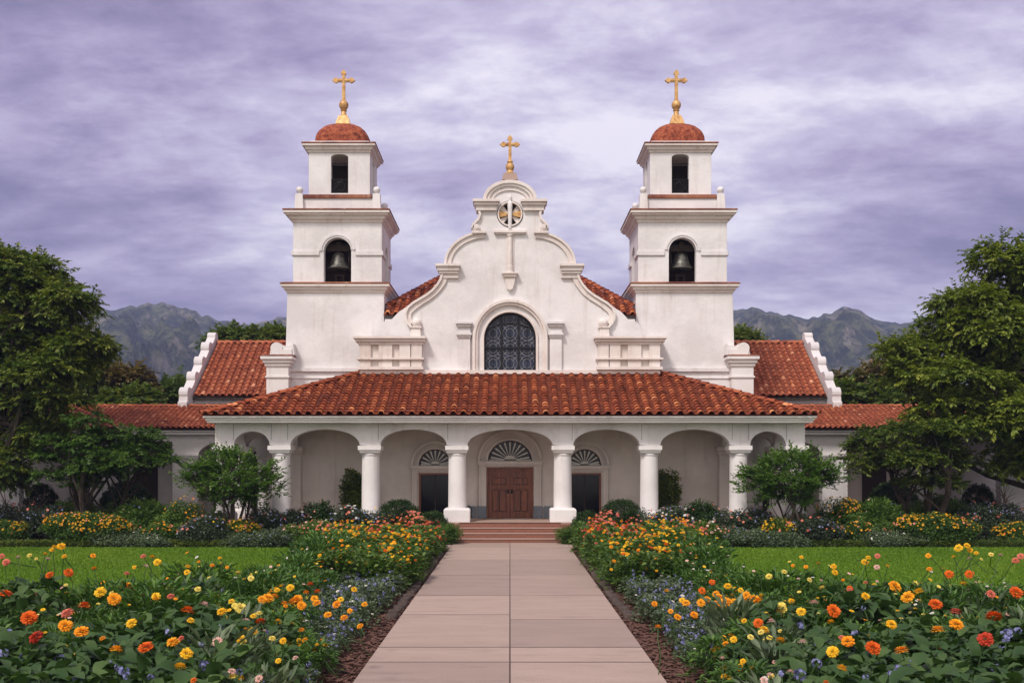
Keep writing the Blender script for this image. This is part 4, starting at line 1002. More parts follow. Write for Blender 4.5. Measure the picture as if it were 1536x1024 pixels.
def clump_leaves(rs, centers, rad, per, size, tmpl=LEAF, flat=0.6, droop=0.3, base_rnd=None):
    """leaf clusters: each centre gets a flattened cloud of outward leaves"""
    n = len(centers); c = np.repeat(centers, per, axis=0); r = np.repeat(np.broadcast_to(rad, (n,)), per)[:, None]
    d = unit(rs, n*per); rr = rs.rand(n*per, 1)**0.5
    off = d*rr*r*np.array([1, 1, flat]); pos = c+off
    dirs = d*np.array([1, 1, 0.5]) + np.array([0, 0, -droop]) + 0.5*unit(rs, n*per)
    ups = np.array([0, 0, 1.0]) + 0.8*unit(rs, n*per)
    cr = np.repeat(rs.rand(n) if base_rnd is None else base_rnd, per)
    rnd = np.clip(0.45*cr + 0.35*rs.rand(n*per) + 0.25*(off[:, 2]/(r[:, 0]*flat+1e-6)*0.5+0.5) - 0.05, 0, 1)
    sz = size*(0.7+0.6*rs.rand(n*per))
    return batch(tmpl, pos, dirs, ups, sz, rs), rnd
def spray_leaves(rs, centers, outd, rad, per, size, tmpl, flat, droop, lpt=16):
    """leaves set along short twigs that fan out of every clump"""
    k = max(2, per//lpt); n = len(centers); ck = np.repeat(centers, k, axis=0); ok = np.repeat(outd, k, axis=0)
    d = (ok*0.75+0.95*unit(rs, n*k))*np.array([1, 1, flat]); d /= np.linalg.norm(d, axis=1, keepdims=True)
    L = rad*(0.55+1.15*rs.rand(n*k)); tone = np.clip(np.repeat(rs.rand(n), k)*0.6+0.5*rs.rand(n*k)-0.05, 0, 1)
    st = ck+unit(rs, n*k)*rad*0.25
    m = np.repeat(np.arange(n*k), lpt); t = np.tile((np.arange(lpt)+0.5)/lpt, n*k)[:, None]; side = np.tile(np.where(np.arange(lpt) % 2, 1.0, -1.0), n*k)[:, None]
    dm = d[m]; sdv = np.cross(dm, np.array([0, 0, 1.0])); sdv /= np.linalg.norm(sdv, axis=1, keepdims=True)+1e-6
    pos = st[m]+dm*t*L[m][:, None]+np.array([0, 0, -1.0])*(droop*0.35*rad*t*t)+unit(rs, len(m))*0.03
    dirs = dm*0.8+sdv*side*(1.0-0.6*t)+np.array([0, 0, -1.0])*droop*0.5+0.35*unit(rs, len(m))
    ups = np.array([0, 0, 1.0])+0.5*unit(rs, len(m))
    rnd = np.clip(tone[m]*0.65+0.35*rs.rand(len(m))*1.0+0.12*t[:, 0]-0.06, 0, 1)
    return batch(tmpl, pos, dirs, ups, size*(0.7+0.6*rs.rand(len(m))), rs), rnd
def branch_path(p0, p1, rs, sag=0.12, n=6):
    p0, p1 = Vector(p0), Vector(p1); d = p1-p0; L = d.length; off = Vector(rs.normal(size=3))*L*0.10
    return [p0+d*(i/n)+off*math.sin(PI*i/n)+Vector((0,0,1))*(sag*L*math.sin(PI*i/n)) for i in range(n+1)]
def ell_points(rs, lobes, n, shell=0.62):
    vol = np.array([l[3]*l[4]*l[5] for l in lobes])**0.75; pick = rs.choice(len(lobes), n, p=vol/vol.sum())
    L = np.array(lobes)[pick]; d = unit(rs, n); r = shell+(1-shell)*rs.rand(n, 1)**0.6
    r = np.where(rs.rand(n, 1) < 0.22, rs.rand(n, 1)**0.5, r)
    return L[:, :3]+d*r*L[:, 3:6]
def tree(name, label, cat, base, lobes, nclump, per, crad, lsize, trunk_r, lm, seed, group=None, tmpl=LEAF, nbr=26, top=None, flat=0.55, bark='bark', multi=1, trunk_frac=0.35, shell=0.62, droop=0.3, puff=None):
    rs = np.random.RandomState(seed); base = Vector(base)
    root = empty(name, base, label, cat, group)
    if puff:
        npf, pr = puff; pc = ell_points(rs, lobes, npf, 0.72)
        pk = rs.randint(npf, size=nclump); dd_ = unit(rs, nclump); dd_[:, 2] = np.where(dd_[:, 2] < -0.15, -dd_[:, 2]*0.8, dd_[:, 2])
        prr = (pr*(0.7+0.6*rs.rand(npf)))[pk][:, None]
        cs = pc[pk]+dd_*np.array([1, 1, 0.62])*prr*(0.72+0.28*rs.rand(nclump, 1))
    else: cs = ell_points(rs, lobes, nclump, shell)
    L = np.array(lobes); cen = Vector(np.average(L[:, :3], axis=0, weights=L[:, 3]*L[:, 4]*L[:, 5]))
    tops = []
    tb = MB()
    for k in range(multi):
        a = 2*PI*k/multi+0.5; sp = 0.0 if multi == 1 else 0.5
        e = base.lerp(cen, 1) if top is None else Vector(top)
        st_ = base+Vector((math.cos(a), math.sin(a), 0))*trunk_r*(0 if multi == 1 else 0.8)
        en = base+(e-base)*1.0+Vector((math.cos(a), math.sin(a), 0))*sp*(cen.z-base.z)*0.6*(0 if multi == 1 else 1)
        pts = branch_path(st_, en, rs, 0.02, 8)
        tb.tube(pts, [trunk_r*(1.35 if i == 0 else 1)*(1-0.75*i/8) for i in range(9)], 9)
        tops.append(pts)
    to = tb.build('trunk', M[bark], root, True)
    br = MB(); sel = cs[rs.choice(len(cs), min(nbr, len(cs)), replace=False)]
    for c in sel:
        pts = tops[rs.randint(len(tops))]; i = rs.randint(int(len(pts)*trunk_frac), len(pts)); p0 = pts[i]
        if c[2] < p0.z-0.8: p0 = pts[max(1, int(len(pts)*trunk_frac))]
        bp = branch_path(p0, c, rs, 0.10, 6); r0 = trunk_r*0.42*(1-0.5*i/len(pts))
        br.tube(bp, [max(0.012, r0*(1-0.88*j/6)) for j in range(7)], 6)
        near = cs[np.argsort(np.sum((cs-c)**2, axis=1))[1:5]]
        for q in near:
            br.tube(branch_path(bp[4], q, rs, 0.05, 4), [max(0.008, r0*0.35*(1-0.8*j/4)) for j in range(5)], 5)
    br.build('branches', M[bark], root, True)
    cc_ = np.array(cen); out_ = cs-cc_; out_ /= np.linalg.norm(out_, axis=1, keepdims=True)+1e-6
    if puff: out_ = dd_*np.array([1, 1, 0.7])
    (s1, r1) = spray_leaves(rs, cs, out_, crad, per, lsize, tmpl, flat, droop)
    link_mesh('crown', leaf_mesh('crown', [s1], [r1]), M[lm], root)
    return root
# ================================================================ TREES
def LB(px, py, rx, ry, D, dy=None):
    k = D/F; return (PX(px, D), D, PZ(py, D), rx*k, (dy if dy else rx*k*0.8), ry*k)
def fl_(lobes, s): return lobes if s == -1 else [(-l[0],)+tuple(l[1:]) for l in lobes]
big_l = [LB(15,400,60,45,42.5,1.6),LB(85,420,55,35,43.0,1.4),LB(120,455,38,28,42.0),LB(140,492,22,12,42.5),LB(15,470,60,40,43.5),LB(60,455,40,22,43.0),LB(105,545,52,32,42.0),LB(50,570,70,42,42.0),LB(95,605,48,30,41.5),LB(35,640,65,45,42.0),LB(-60,480,110,130,43.0,3),LB(-70,650,90,70,42.0,2.5),LB(15,700,50,30,42.5),LB(80,660,40,28,42.0)]
big_l += [LB(75,430,50,36,42.5,1.6),LB(128,455,34,26,42.3,1.3),LB(60,495,60,40,42.6,1.6),LB(140,520,30,24,42.3,1.3),LB(8,372,34,26,42.5,1.4),LB(60,398,34,24,43,1.4),LB(60,600,60,50,42),LB(20,540,60,60,42.5)]
big_l = [(l[0]-0.55, l[1], l[2]-0.35, l[3]*0.8, l[4]*0.9, l[5]*0.8) for l in big_l]
tree('broadleaf_tree', 'tall dark green broadleaf tree at the left edge with gaps showing the hills', 'tree', (PX(-20,43.0),43.0,-0.05), big_l, 2100, 100, 0.44, 0.165, 0.38, 'leaf_dark', 21, 'tall trees framing the church', nbr=70, flat=0.6, trunk_frac=0.3, shell=0.66, puff=(98, 0.88), droop=0.6)
big_r = [LB(1530,410,55,45,42.5,1.6),LB(1455,435,50,28,43.0,1.4),LB(1405,445,42,24,42.0),LB(1385,500,50,36,42.5),LB(1365,545,40,30,42.0),LB(1395,590,52,40,41.5),LB(1470,520,75,70,42.0),LB(1480,600,80,50,41.2),LB(1420,630,55,32,41.6),LB(1500,670,60,45,42.0),LB(1600,500,110,130,43.0,3),LB(1600,650,90,70,42.0,2.5),LB(1350,590,24,18,42.0),LB(1345,510,26,18,42.4)]
big_r += [LB(1500,390,40,28,42.5,1.4),LB(1440,470,55,40,42),LB(1420,560,60,50,41.5),LB(1490,480,70,60,42.5)]
big_r = [(l[0]+0.6, l[1], l[2]-0.35, l[3]*0.82, l[4]*0.9, l[5]*0.82) for l in big_r]
tree('broadleaf_tree', 'tall olive green broadleaf tree at the right edge with a dense full crown', 'tree', (PX(1575,43.0),43.0,-0.05), big_r, 2900, 100, 0.44, 0.165, 0.38, 'leaf_olive', 22, 'tall trees framing the church', nbr=80, flat=0.6, trunk_frac=0.3, shell=0.6, puff=(125, 0.95), droop=0.6)
for s, lb in ((-1, 'left'), (1, 'right')):
    lo = fl_([LB(150,652,48,20,41),LB(105,682,45,18,41.5),LB(195,668,48,18,42),LB(160,690,55,18,41),LB(222,698,34,13,42),LB(95,712,34,15,41.5),LB(120,655,30,18,42.5),LB(140,722,34,12,41.5)], s)
    tree('spreading_tree', 'small dark spreading tree in layered tiers before the %s arcade wing' % lb, 'tree', (s*-PX(143,42),42,0), lo, 520, 80, 0.28, 0.12, 0.16, 'leaf_mid' if s < 0 else 'leaf_dark', 31+s, 'small layered trees before the arcade wings', nbr=46, flat=0.4, multi=3, trunk_frac=0.3, shell=0.3, droop=0.3, puff=(40, 0.6))
    lo = fl_([LB(345,700,34,16,40.2),LB(305,708,34,15,40),LB(388,712,32,16,40.2),LB(345,722,50,16,39.8),LB(288,722,22,9,40),LB(405,728,18,9,40),LB(330,740,34,12,40),LB(372,742,30,12,40),LB(335,688,20,10,40.4),LB(375,692,16,9,40.4)], s)
    tree('vase_shaped_shrub', 'bright green open shrub with many stems fanning out before the %s end of the porch' % lb, 'shrub', (s*-PX(346,40),40,0), lo, 190, 80, 0.36, 0.115, 0.07, 'leaf_bright', 41+s, 'open fan shaped shrubs at the porch ends', tmpl=LEAF, nbr=60, flat=0.55, multi=6, trunk_frac=0.45, shell=0.3, droop=-0.7)
bgs = [(172,578,40,24,60,'leaf_rust','rusty brown and green tree behind the left arcade wing roof'),
       (200,600,36,22,57,'leaf_dark','dark green tree behind the left arcade wing beside the rusty one'),
       (125,600,50,45,58,'leaf_dark','dark tree seen through the left big tree'),
       (262,602,36,22,62,'leaf_far','bright green tree behind the left stepped gable end'),
       (290,583,24,24,66,'leaf_far','green tree crown just above the left stepped gable end'),
       (352,514,26,12,68,'leaf_far','green crown showing over the upper left wing ridge, nearest the gable end'),
       (408,510,32,14,68,'leaf_far','green crown showing over the upper left wing ridge, nearest the tower'),
       (1112,512,18,16,68,'leaf_far','small green crown peeping between right tower and upper right wing'),
       (1275,588,38,24,60,'leaf_rust','rusty green tree behind the right stepped gable end'),
       (1335,572,40,32,63,'leaf_rust','brownish tree between the right gable end and right big tree'),
       (1300,598,60,26,57,'leaf_dark','dark green tree behind the right arcade wing roof'),
       (1400,580,60,50,62,'leaf_far','green tree mostly hidden behind the right big tree'),
       (50,610,60,50,60,'leaf_dark','dark green tree low behind the left big tree')]
for i, (px, py, rx, ry, D, lm, lb) in enumerate(bgs):
    lo = [LB(px,py,rx*0.75,ry*0.8,D),LB(px-rx*0.45,py+ry*0.35,rx*0.5,ry*0.5,D),LB(px+rx*0.45,py+ry*0.3,rx*0.5,ry*0.5,D),LB(px+rx*0.1,py+ry*0.9,rx*0.9,ry*0.8,D)]
    tree('background_tree', lb, 'tree', (PX(px,D),D,-0.05), lo, int(160+rx*5), 64, 0.5, 0.22, 0.22, lm, 60+i, 'trees rising behind the church', nbr=12, shell=0.45, puff=(16, 0.95))
# bare pale stems of old shrubs near the big trees
for s, lb in ((-1, 'left'), (1, 'right')):
    rs = np.random.RandomState(90+s); r_ = empty('bare_shrub', (s*-PX(30,43.6),43.6,0), 'bare pale twisting stems under the %s big tree' % lb, 'shrub', 'bare shrubs under the big trees')
    mb = MB()
    for k in range(9):
        a = rs.rand()*6.28; b0_ = Vector((s*-PX(30,43.6), 43.6, 0)); e = b0_+Vector((math.cos(a)*rs.uniform(0.5,1.5), math.sin(a)*0.6, rs.uniform(1.3,2.4)))
        pth = branch_path(b0_, e, rs, 0.12, 8); mb.tube(pth, [0.035*(1-0.8*j/8) for j in range(9)], 6)
        for q in range(2): mb.tube(branch_path(pth[5], pth[5]+Vector((rs.uniform(-.6,.6),0,rs.uniform(.2,.8))), rs, 0.1, 4), [0.015,0.012,0.01,0.008,0.005], 5)
    mb.build('bare_stems', M['palebark'], r_)
# ================================================================ SHRUBS OF THE FAR BED
def star_batch(rs, pos, nrm, size, petals=5):
    """small open blossoms: petals round a centre"""
    n = len(pos); P = np.repeat(pos, petals, axis=0); Nn = np.repeat(nrm, petals, axis=0); ang = np.tile(np.arange(petals)*2*PI/petals, n)
    a = np.cross(Nn, np.array([0.3, 0.2, 1.0])); a /= np.linalg.norm(a, axis=1, keepdims=True)+1e-9; b = np.cross(Nn, a)
    d = a*np.cos(ang)[:, None]+b*np.sin(ang)[:, None]+0.25*Nn
    return batch(PETAL, P, d, Nn, np.repeat(size, petals), rs)
PETAL = (np.array([(0,0,0),(-0.38,0.6,0.05),(0,1,-0.05),(0.38,0.6,0.05)]), np.array([(0,1,2),(0,2,3)]))
def shrub(name, label, px, wpx, ytop, D, lm, seed, s=-1, blooms=(), lsize=0.085, tmpl=LEAF, dens=1.0, droop=0.1, group=None, z0=0.0, tight=False, cat='shrub', upright=0.0):
    rs = np.random.RandomState(seed)
    if s == 1: px = 1530-px
    x = PX(px, D); wd = wpx*1.15*D/F; h = PZ(ytop, D)-z0
    root = empty(name, (x, D, z0), label, cat, group)
    if tight: lobes = [(0,0,h*0.5,wd/2,wd/2,h*0.52)]
    else:
        lobes = [(0,0,h*0.45,wd*0.36,wd*0.32,h*0.5)]
        for k in range(5): lobes.append((rs.uniform(-0.33,0.33)*wd, rs.uniform(-0.3,0.3)*wd*0.6, h*rs.uniform(0.28,0.6), wd*rs.uniform(0.16,0.24), wd*0.2, h*rs.uniform(0.22,0.38)))
    area = wd*(h+wd*0.5); nc = int(62*area*dens)+14
    cs = ell_points(rs, lobes, nc, 0.8 if tight else 0.6); cs[:, 2] = np.abs(cs[:, 2])
    per = 26
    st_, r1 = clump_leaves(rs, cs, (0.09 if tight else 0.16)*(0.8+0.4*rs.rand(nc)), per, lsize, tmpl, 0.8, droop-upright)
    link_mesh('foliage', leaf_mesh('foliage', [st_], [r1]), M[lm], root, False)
    tb = MB()
    for k in range(6):
        a = 2*PI*k/6+rs.rand(); tb.tube(branch_path((0.04*math.cos(a),0.04*math.sin(a),-0.03), (wd*0.3*math.cos(a), wd*0.25*math.sin(a), h*0.62), rs, 0.05, 5), [0.022,0.02,0.016,0.012,0.009,0.006], 5)
    o = tb.build('stems', M['bark'], root); o.location = (0,0,0)
    for (pm, n, size, zmin) in blooms:
        L = np.array(lobes); pick = rs.choice(len(lobes), n*3); d = unit(rs, n*3); d[:, 2] = np.abs(d[:, 2])*0.9+0.15; d /= np.linalg.norm(d, axis=1, keepdims=True)
        pos = L[pick][:, :3]+d*L[pick][:, 3:6]*(1.02+0.12*rs.rand(n*3, 1)); keep = pos[:, 2] > zmin*h
        # keep only blossoms outside every lobe
        for l in lobes:
            q = (pos-np.array(l[:3]))/np.array(l[3:6]); keep &= np.sum(q*q, axis=1) > 0.86
        pos = pos[keep][:n]; d = d[keep][:n]
        if len(pos) == 0: continue
        nr = d+0.5*unit(rs, len(pos))+np.array([0,-0.35,0.3]); nr /= np.linalg.norm(nr, axis=1, keepdims=True)
        sz = size*(0.7+0.6*rs.rand(len(pos)))
        v, f = star_batch(rs, pos, nr, sz, 5)
        o = link_mesh('blossoms', leaf_mesh('blossoms', [(v, f)], [rs.rand(len(pos)*5)]), M[pm], root, False)
        if len(pos) > 100: o['kind'] = 'stuff'
    return root
Y, O_, RD, CO, BL, WH, PK, AM, LM = 'p_yellow','p_orange','p_red','p_coral','p_blue','p_white','p_pink','p_amber','p_lemon'
SH = [
 ('flowering_shrub','yellow flowered mound at the far %s end of the bed', 8,56,780,39.7,'leaf_mid',[('p_gold',120,0.042,0.2),(O_,14,0.045,0.3)],{}),
 ('flowering_shrub','broad mound covered in yellow and amber flowers in the %s far bed', 132,124,768,39.8,'leaf_mid',[('p_gold',300,0.04,0.15),(AM,70,0.038,0.2),(CO,26,0.045,0.6)],{'dens':1.5}),
 ('flowering_shrub','dusky shrub with red and blue flowers behind the yellow mound on the %s', 62,80,752,41.8,'leaf_purple',[(CO,30,0.06,0.3),(BL,60,0.035,0.4)],{}),
 ('flowering_shrub','dusky shrub with small blue flowers at the outer %s end of the bed', 12,60,752,42.0,'leaf_purple',[(BL,50,0.035,0.4),(CO,14,0.06,0.3)],{}),
 ('round_shrub','leafy round green shrub behind the %s yellow mound', 95,50,747,42.8,'leaf_bright',[],{'lsize':0.10}),
 ('round_shrub','darker upright leafy shrub next to the round one on the %s', 127,34,737,43.4,'leaf_dark',[(Y,8,0.06,0.5)],{'lsize':0.11}),
 ('lime_shrub','lime green mound between taller shrubs in the %s bed', 158,42,751,42.4,'leaf_lime',[],{'lsize':0.10}),
 ('clipped_shrub','large dark clipped ball shrub before the %s arcade wing', 190,66,723,44.6,'leaf_box',[],{'tight':True,'dens':2.6,'lsize':0.07}),
 ('clipped_shrub','smaller dark clipped ball shrub under the %s big tree', 62,42,727,45.2,'leaf_box',[],{'tight':True,'dens':2.6,'lsize':0.07}),
 ('leafy_shrub','loose mid green shrub before the %s arcade pier', 214,86,748,41.3,'leaf_bright',[(BL,20,0.04,0.6),(PK,8,0.045,0.7)],{'tmpl':NARROW,'lsize':0.2,'upright':0.5}),
 ('flowering_shrub','low dark shrub dotted with yellow and red in the %s bed', 240,56,781,39.6,'leaf_mid',[(AM,50,0.042,0.3),(CO,12,0.045,0.4)],{}),
 ('flowering_shrub','green shrub with golden flowers just outside the %s fan shaped shrub', 278,76,744,41.0,'leaf_mid',[('p_gold',110,0.042,0.2),(AM,40,0.042,0.2),(CO,8,0.05,0.6)],{}),
 ('flowering_shrub','dusky purple green mound below the %s fan shaped shrub', 312,82,773,39.5,'leaf_purple',[(CO,34,0.05,0.5),(BL,70,0.035,0.2),(Y,6,0.05,0.4)],{'dens':1.3}),
 ('flowering_shrub','small bright yellow flowered shrub under the %s fan shaped shrub', 361,54,775,39.8,'leaf_lime',[(Y,60,0.04,0.2),('p_gold',70,0.04,0.2),(CO,10,0.05,0.5)],{}),
 ('flowering_shrub','wide dark shrub with slate blue and coral flowers before the %s porch column', 396,70,758,40.7,'leaf_purple',[(BL,55,0.036,0.3),(CO,20,0.05,0.4)],{}),
 ('flowering_shrub','second dark blue flowered shrub nearer the middle of the %s porch', 440,66,760,40.7,'leaf_purple',[(BL,55,0.036,0.3),(CO,24,0.06,0.4),(WH,12,0.06,0.6)],{}),
 ('leafy_shrub','dark leafy shrub before the %s porch bay', 478,72,748,40.95,'leaf_box',[(CO,12,0.05,0.4)],{'lsize':0.1}),
 ('flowering_shrub','light green mound with pink flowers at the inner corner of the %s lawn', 474,74,780,39.5,'leaf_lime',[(CO,60,0.05,0.4),(PK,30,0.05,0.4)],{}),
 ('low_groundcover','long low grey green mound edging the %s lawn', 392,120,795,39.2,'leaf_grey',[(BL,24,0.03,0.5)],{}),
 ('low_groundcover','short grey green mound edging the %s lawn farther out', 200,100,797,39.3,'leaf_grey',[(WH,20,0.04,0.6)],{}),
 ('flowering_shrub','dark shrub with blue and white flowers below the middle %s column', 520,70,757,40.6,'leaf_purple',[(BL,50,0.036,0.3),(WH,30,0.06,0.5),(CO,16,0.06,0.3)],{}),
 ('flowering_shrub','dark shrub with mixed small flowers between middle %s column and round boxwood', 563,66,762,40.5,'leaf_purple',[(BL,45,0.036,0.3),(Y,10,0.05,0.5),(CO,20,0.05,0.3)],{}),
 ('clipped_shrub','round boxwood beside the %s side door', 598,58,750,40.95,'leaf_box',[],{'tight':True,'dens':2.6,'lsize':0.06}),
 ('flowering_shrub','airy coral flowered plant between two boxwoods on the %s', 618,52,765,40.3,'leaf_mid',[(CO,120,0.06,0.3)],{'dens':0.7}),
 ('clipped_shrub','small boxwood next to the %s large column plinth', 648,42,767,40.7,'leaf_box',[],{'tight':True,'dens':2.6,'lsize':0.06}),
 ('low_groundcover','feathery green mound beside the %s end of the steps', 664,54,786,39.7,'leaf_mid',[],{'tmpl':NARROW,'lsize':0.13,'upright':0.4}),
 ('leafy_shrub','green filler shrub at the inner end of the %s far bed', 530,70,784,39.4,'leaf_mid',[(O_,10,0.05,0.4)],{}),
 ('leafy_shrub','dark filler shrub behind the %s golden shrub', 245,60,757,42.5,'leaf_dark',[(CO,6,0.05,0.6)],{}),
 ('flowering_shrub','dusky flowered shrub outside the photograph edge on the %s', -50,80,755,41.0,'leaf_purple',[(BL,60,0.05,0.4),(AM,60,0.05,0.2)],{}),
 ('leafy_shrub','fresh green leafy mound before the %s end of the arcade wing',258,60,764,40.6,'leaf_bright',[(CO,6,0.05,0.6)],{'lsize':0.09}),
 ('leafy_shrub','fresh green mound beside the trunk of the %s fan shaped shrub',330,56,764,41.0,'leaf_mid',[(CO,16,0.05,0.6)],{'lsize':0.09}),
 ('leafy_shrub','pale green mound low in front of the %s blue flowered shrubs',432,60,788,39.6,'leaf_grey',[(CO,10,0.05,0.6),(BL,20,0.03,0.6)],{'lsize':0.07}),
 ('leafy_shrub','green bushy mound behind the %s yellow mound near its inner end',182,60,768,41.4,'leaf_bright',[(CO,10,0.05,0.6)],{'lsize':0.09}),
 ('leafy_shrub','tall dark filler shrub below the %s small layered tree',118,70,742,44.2,'leaf_mid',[],{'lsize':0.1}),
 ('leafy_shrub','low olive shrub between yellow mound and dark dotted shrub on the %s', 200,40,778,40.2,'leaf_mid',[(CO,8,0.05,0.5)],{'lsize':0.08}),
]
for i, (nm, lb, px, wpx, yt, D, lm, bl, kw) in enumerate(SH):
    for s in (-1, 1):
        shrub(nm, lb % ('left' if s < 0 else 'right'), px, wpx, yt, D, lm, 200+i*2+(s > 0), s, bl, group=None, **kw)
for s, lb in ((-1,'left'),(1,'right')):
    shrub('climbing_shrub', 'dark upright shrub growing against the porch wall beyond the middle %s column' % lb, 527, 34, 700, 43.6, 'leaf_dark', 400+s, s, (), lsize=0.12, dens=1.5, z0=FL-0.02, upright=0.3)
# clipped low hedge along the back of each lawn
for s, lb in ((-1,'left'),(1,'right')):
    rs = np.random.RandomState(500+s); n = 2600
    cs = np.stack([s*rs.uniform(6.4, 27, n), 38.95+rs.uniform(-0.2,0.25,n), rs.uniform(0.0,0.2,n)], -1)
    root = empty('low_hedge', (s*12, 38.95, 0), 'low dark clipped hedge edging the back of the %s lawn' % lb, 'hedge', 'low hedges behind the lawns')
    st_, r1 = clump_leaves(rs, cs-np.array([s*12, 38.95, 0]), 0.09, 22, 0.06, LEAF, 0.8, 0.0)
    link_mesh('foliage', leaf_mesh('foliage', [st_], [r1]), M['leaf_dark'], root, False)
# ================================================================ LAWN BLADES
rs = np.random.RandomState(77)
n = 190000
D = 17+21.5*rs.rand(n)**0.75; s = rs.choice([-1, 1], n)
xin = np.where(D < 20, 3.8, np.where(D < 30, 4.4, 5.6)); xout = D*0.48+3.5; x = s*(xin+(xout-xin)*rs.rand(n))
h = rs.uniform(0.025, 0.055, n)*(0.8+0.4*vnoise(x*0.8+60, D*0.8, 12)); a = rs.uniform(0, PI, n); wd = rs.uniform(0.008, 0.016, n)*1.5
le = rs.normal(0, 0.02, (n, 2))
v = np.zeros((n, 3, 3)); v[:, 0] = np.stack([x-np.cos(a)*wd, D-np.sin(a)*wd, x*0], -1); v[:, 1] = np.stack([x+np.cos(a)*wd, D+np.sin(a)*wd, x*0], -1); v[:, 2] = np.stack([x+le[:, 0], D+le[:, 1], h], -1)
me = np_mesh('grass', v.reshape(-1, 3), np.arange(n*3).reshape(n, 3)); at = me.attributes.new('rnd', 'FLOAT', 'FACE')
at.data.foreach_set('value', np.clip(0.6*vnoise(x*0.35+40, D*0.35, 13)+0.5*rs.rand(n)-0.05, 0, 1).astype(np.float32))
o = link_mesh('grass', me, M['grass']); tag(o, 'short bright green mown grass of the two lawns', 'grass', None, 'stuff')
# ================================================================ FLOWER MESHES
def pompom(mt, seed, layers=((-12,15,0.95),(5,15,1.0),(22,14,0.95),(38,12,0.85),(54,10,0.72),(70,7,0.55),(84,4,0.4))):
    rs = np.random.RandomState(seed); P = []; Dd = []; U = []; S = []; Rn = []
    for el, k, ln in layers:
        for i in range(k):
            a = 2*PI*(i+rs.uniform(-0.25,0.25))/k+el; e = R(el+rs.uniform(-7,7)); d = np.array([math.cos(a)*math.cos(e), math.sin(a)*math.cos(e), math.sin(e)])
            P.append(d*0.32*np.array([1,1,0.8])); Dd.append(d+np.array([0,0,-0.12])); U.append(np.array([-math.cos(a)*math.sin(e), -math.sin(a)*math.sin(e), math.cos(e)])); S.append(0.66*ln*rs.uniform(0.88,1.12)); Rn.append(np.clip(0.25+el/170+rs.uniform(-0.2,0.25),0,1))
    pt = (np.array([(0,0,0),(-0.22,0.55,0.10),(-0.17,0.92,0.04),(0.17,0.92,0.04),(0.22,0.55,0.10)]), np.array([(0,1,2,3)]))
    pt = (np.array([(-0.05,0,0),(-0.25,0.6,0.10),(0.25,0.6,0.10),(0.05,0,0),(-0.15,0.98,0.0),(0.15,0.98,0.0)]), np.array([(0,1,2,3),(1,4,5,2)]))
    sv = batch(pt, np.array(P), np.array(Dd), np.array(U), np.array(S), rs)
    me = leaf_mesh('flower', [sv], [np.array(Rn)]); me.materials.append(M[mt]); return me
def scab(mt, seed): return pompom(mt, seed, ((-5,12,1.0),(20,12,0.9),(45,9,0.7),(70,6,0.5)))
def daisy(mt, seed):
    rs = np.random.RandomState(seed); k = 11; P = []; Dd = []; U = []; S = []; Rn = []
    for i in range(k):
        a = 2*PI*i/k+rs.uniform(-0.1,0.1); d = np.array([math.cos(a), math.sin(a), 0.15]); P.append(d*0.12); Dd.append(d); U.append(np.array([0,0,1.0])); S.append(rs.uniform(0.8,1.0)); Rn.append(rs.rand())
    for i in range(8):
        a = 2*PI*i/8; d = np.array([math.cos(a), math.sin(a), 0.9]); P.append(d*0.05); Dd.append(d); U.append(np.array([0,0,1.0])); S.append(0.4); Rn.append(0.0)
    sv = batch(PETAL, np.array(P), np.array(Dd), np.array(U), np.array(S), rs)
    me = leaf_mesh('flower', [sv], [np.array(Rn)]); me.materials.append(M[mt]); return me
def bluehead(mt, seed, n=13, tall=0.7):
    rs = np.random.RandomState(seed); d = unit(rs, n); d[:, 2] = d[:, 2]*0.9+0.2; pos = d*np.array([0.62,0.62,tall]); nr = d+0.3*unit(rs, n)
    sv = star_batch(rs, pos, nr/np.linalg.norm(nr,axis=1,keepdims=True), 0.38*(0.8+0.4*rs.rand(n)), 5)
    me = leaf_mesh('flower', [sv], [rs.rand(n*5)]); me.materials.append(M[mt]); return me
FM = {}
for mt in ('p_orange','p_amber','p_yellow','p_lemon','p_red','p_coral'): FM[mt] = [pompom(mt, 5+i) for i in range(3)]
FM['p_pink'] = [scab('p_pink', 9+i) for i in range(2)]
FM['p_white'] = [scab('p_white', 19+i) for i in range(2)]
FM['p_blue'] = [bluehead('p_blue', 29+i) for i in range(3)]
FD = {mt: [daisy(mt, 40+i) for i in range(3)] for mt in ('p_amber','p_yellow','p_orange','p_lemon','p_coral','p_pink','p_blue','p_white')}
def stem_mesh():
    rs = np.random.RandomState(3); out = []
    for i in range(3):
        mb = MB(); p = [Vector((0,0,0)), Vector((rs.uniform(-.03,.03),rs.uniform(-.03,.03),-0.18)), Vector((rs.uniform(-.07,.07),rs.uniform(-.05,.05),-0.38)), Vector((rs.uniform(-.10,.10),rs.uniform(-.08,.08),-0.62))]
        mb.tube(p, [0.0075,0.006,0.007,0.008], 6); me = mb.mesh('stem', True); me.materials.append(M['stem']); out.append(me)
    return out
STM = stem_mesh()
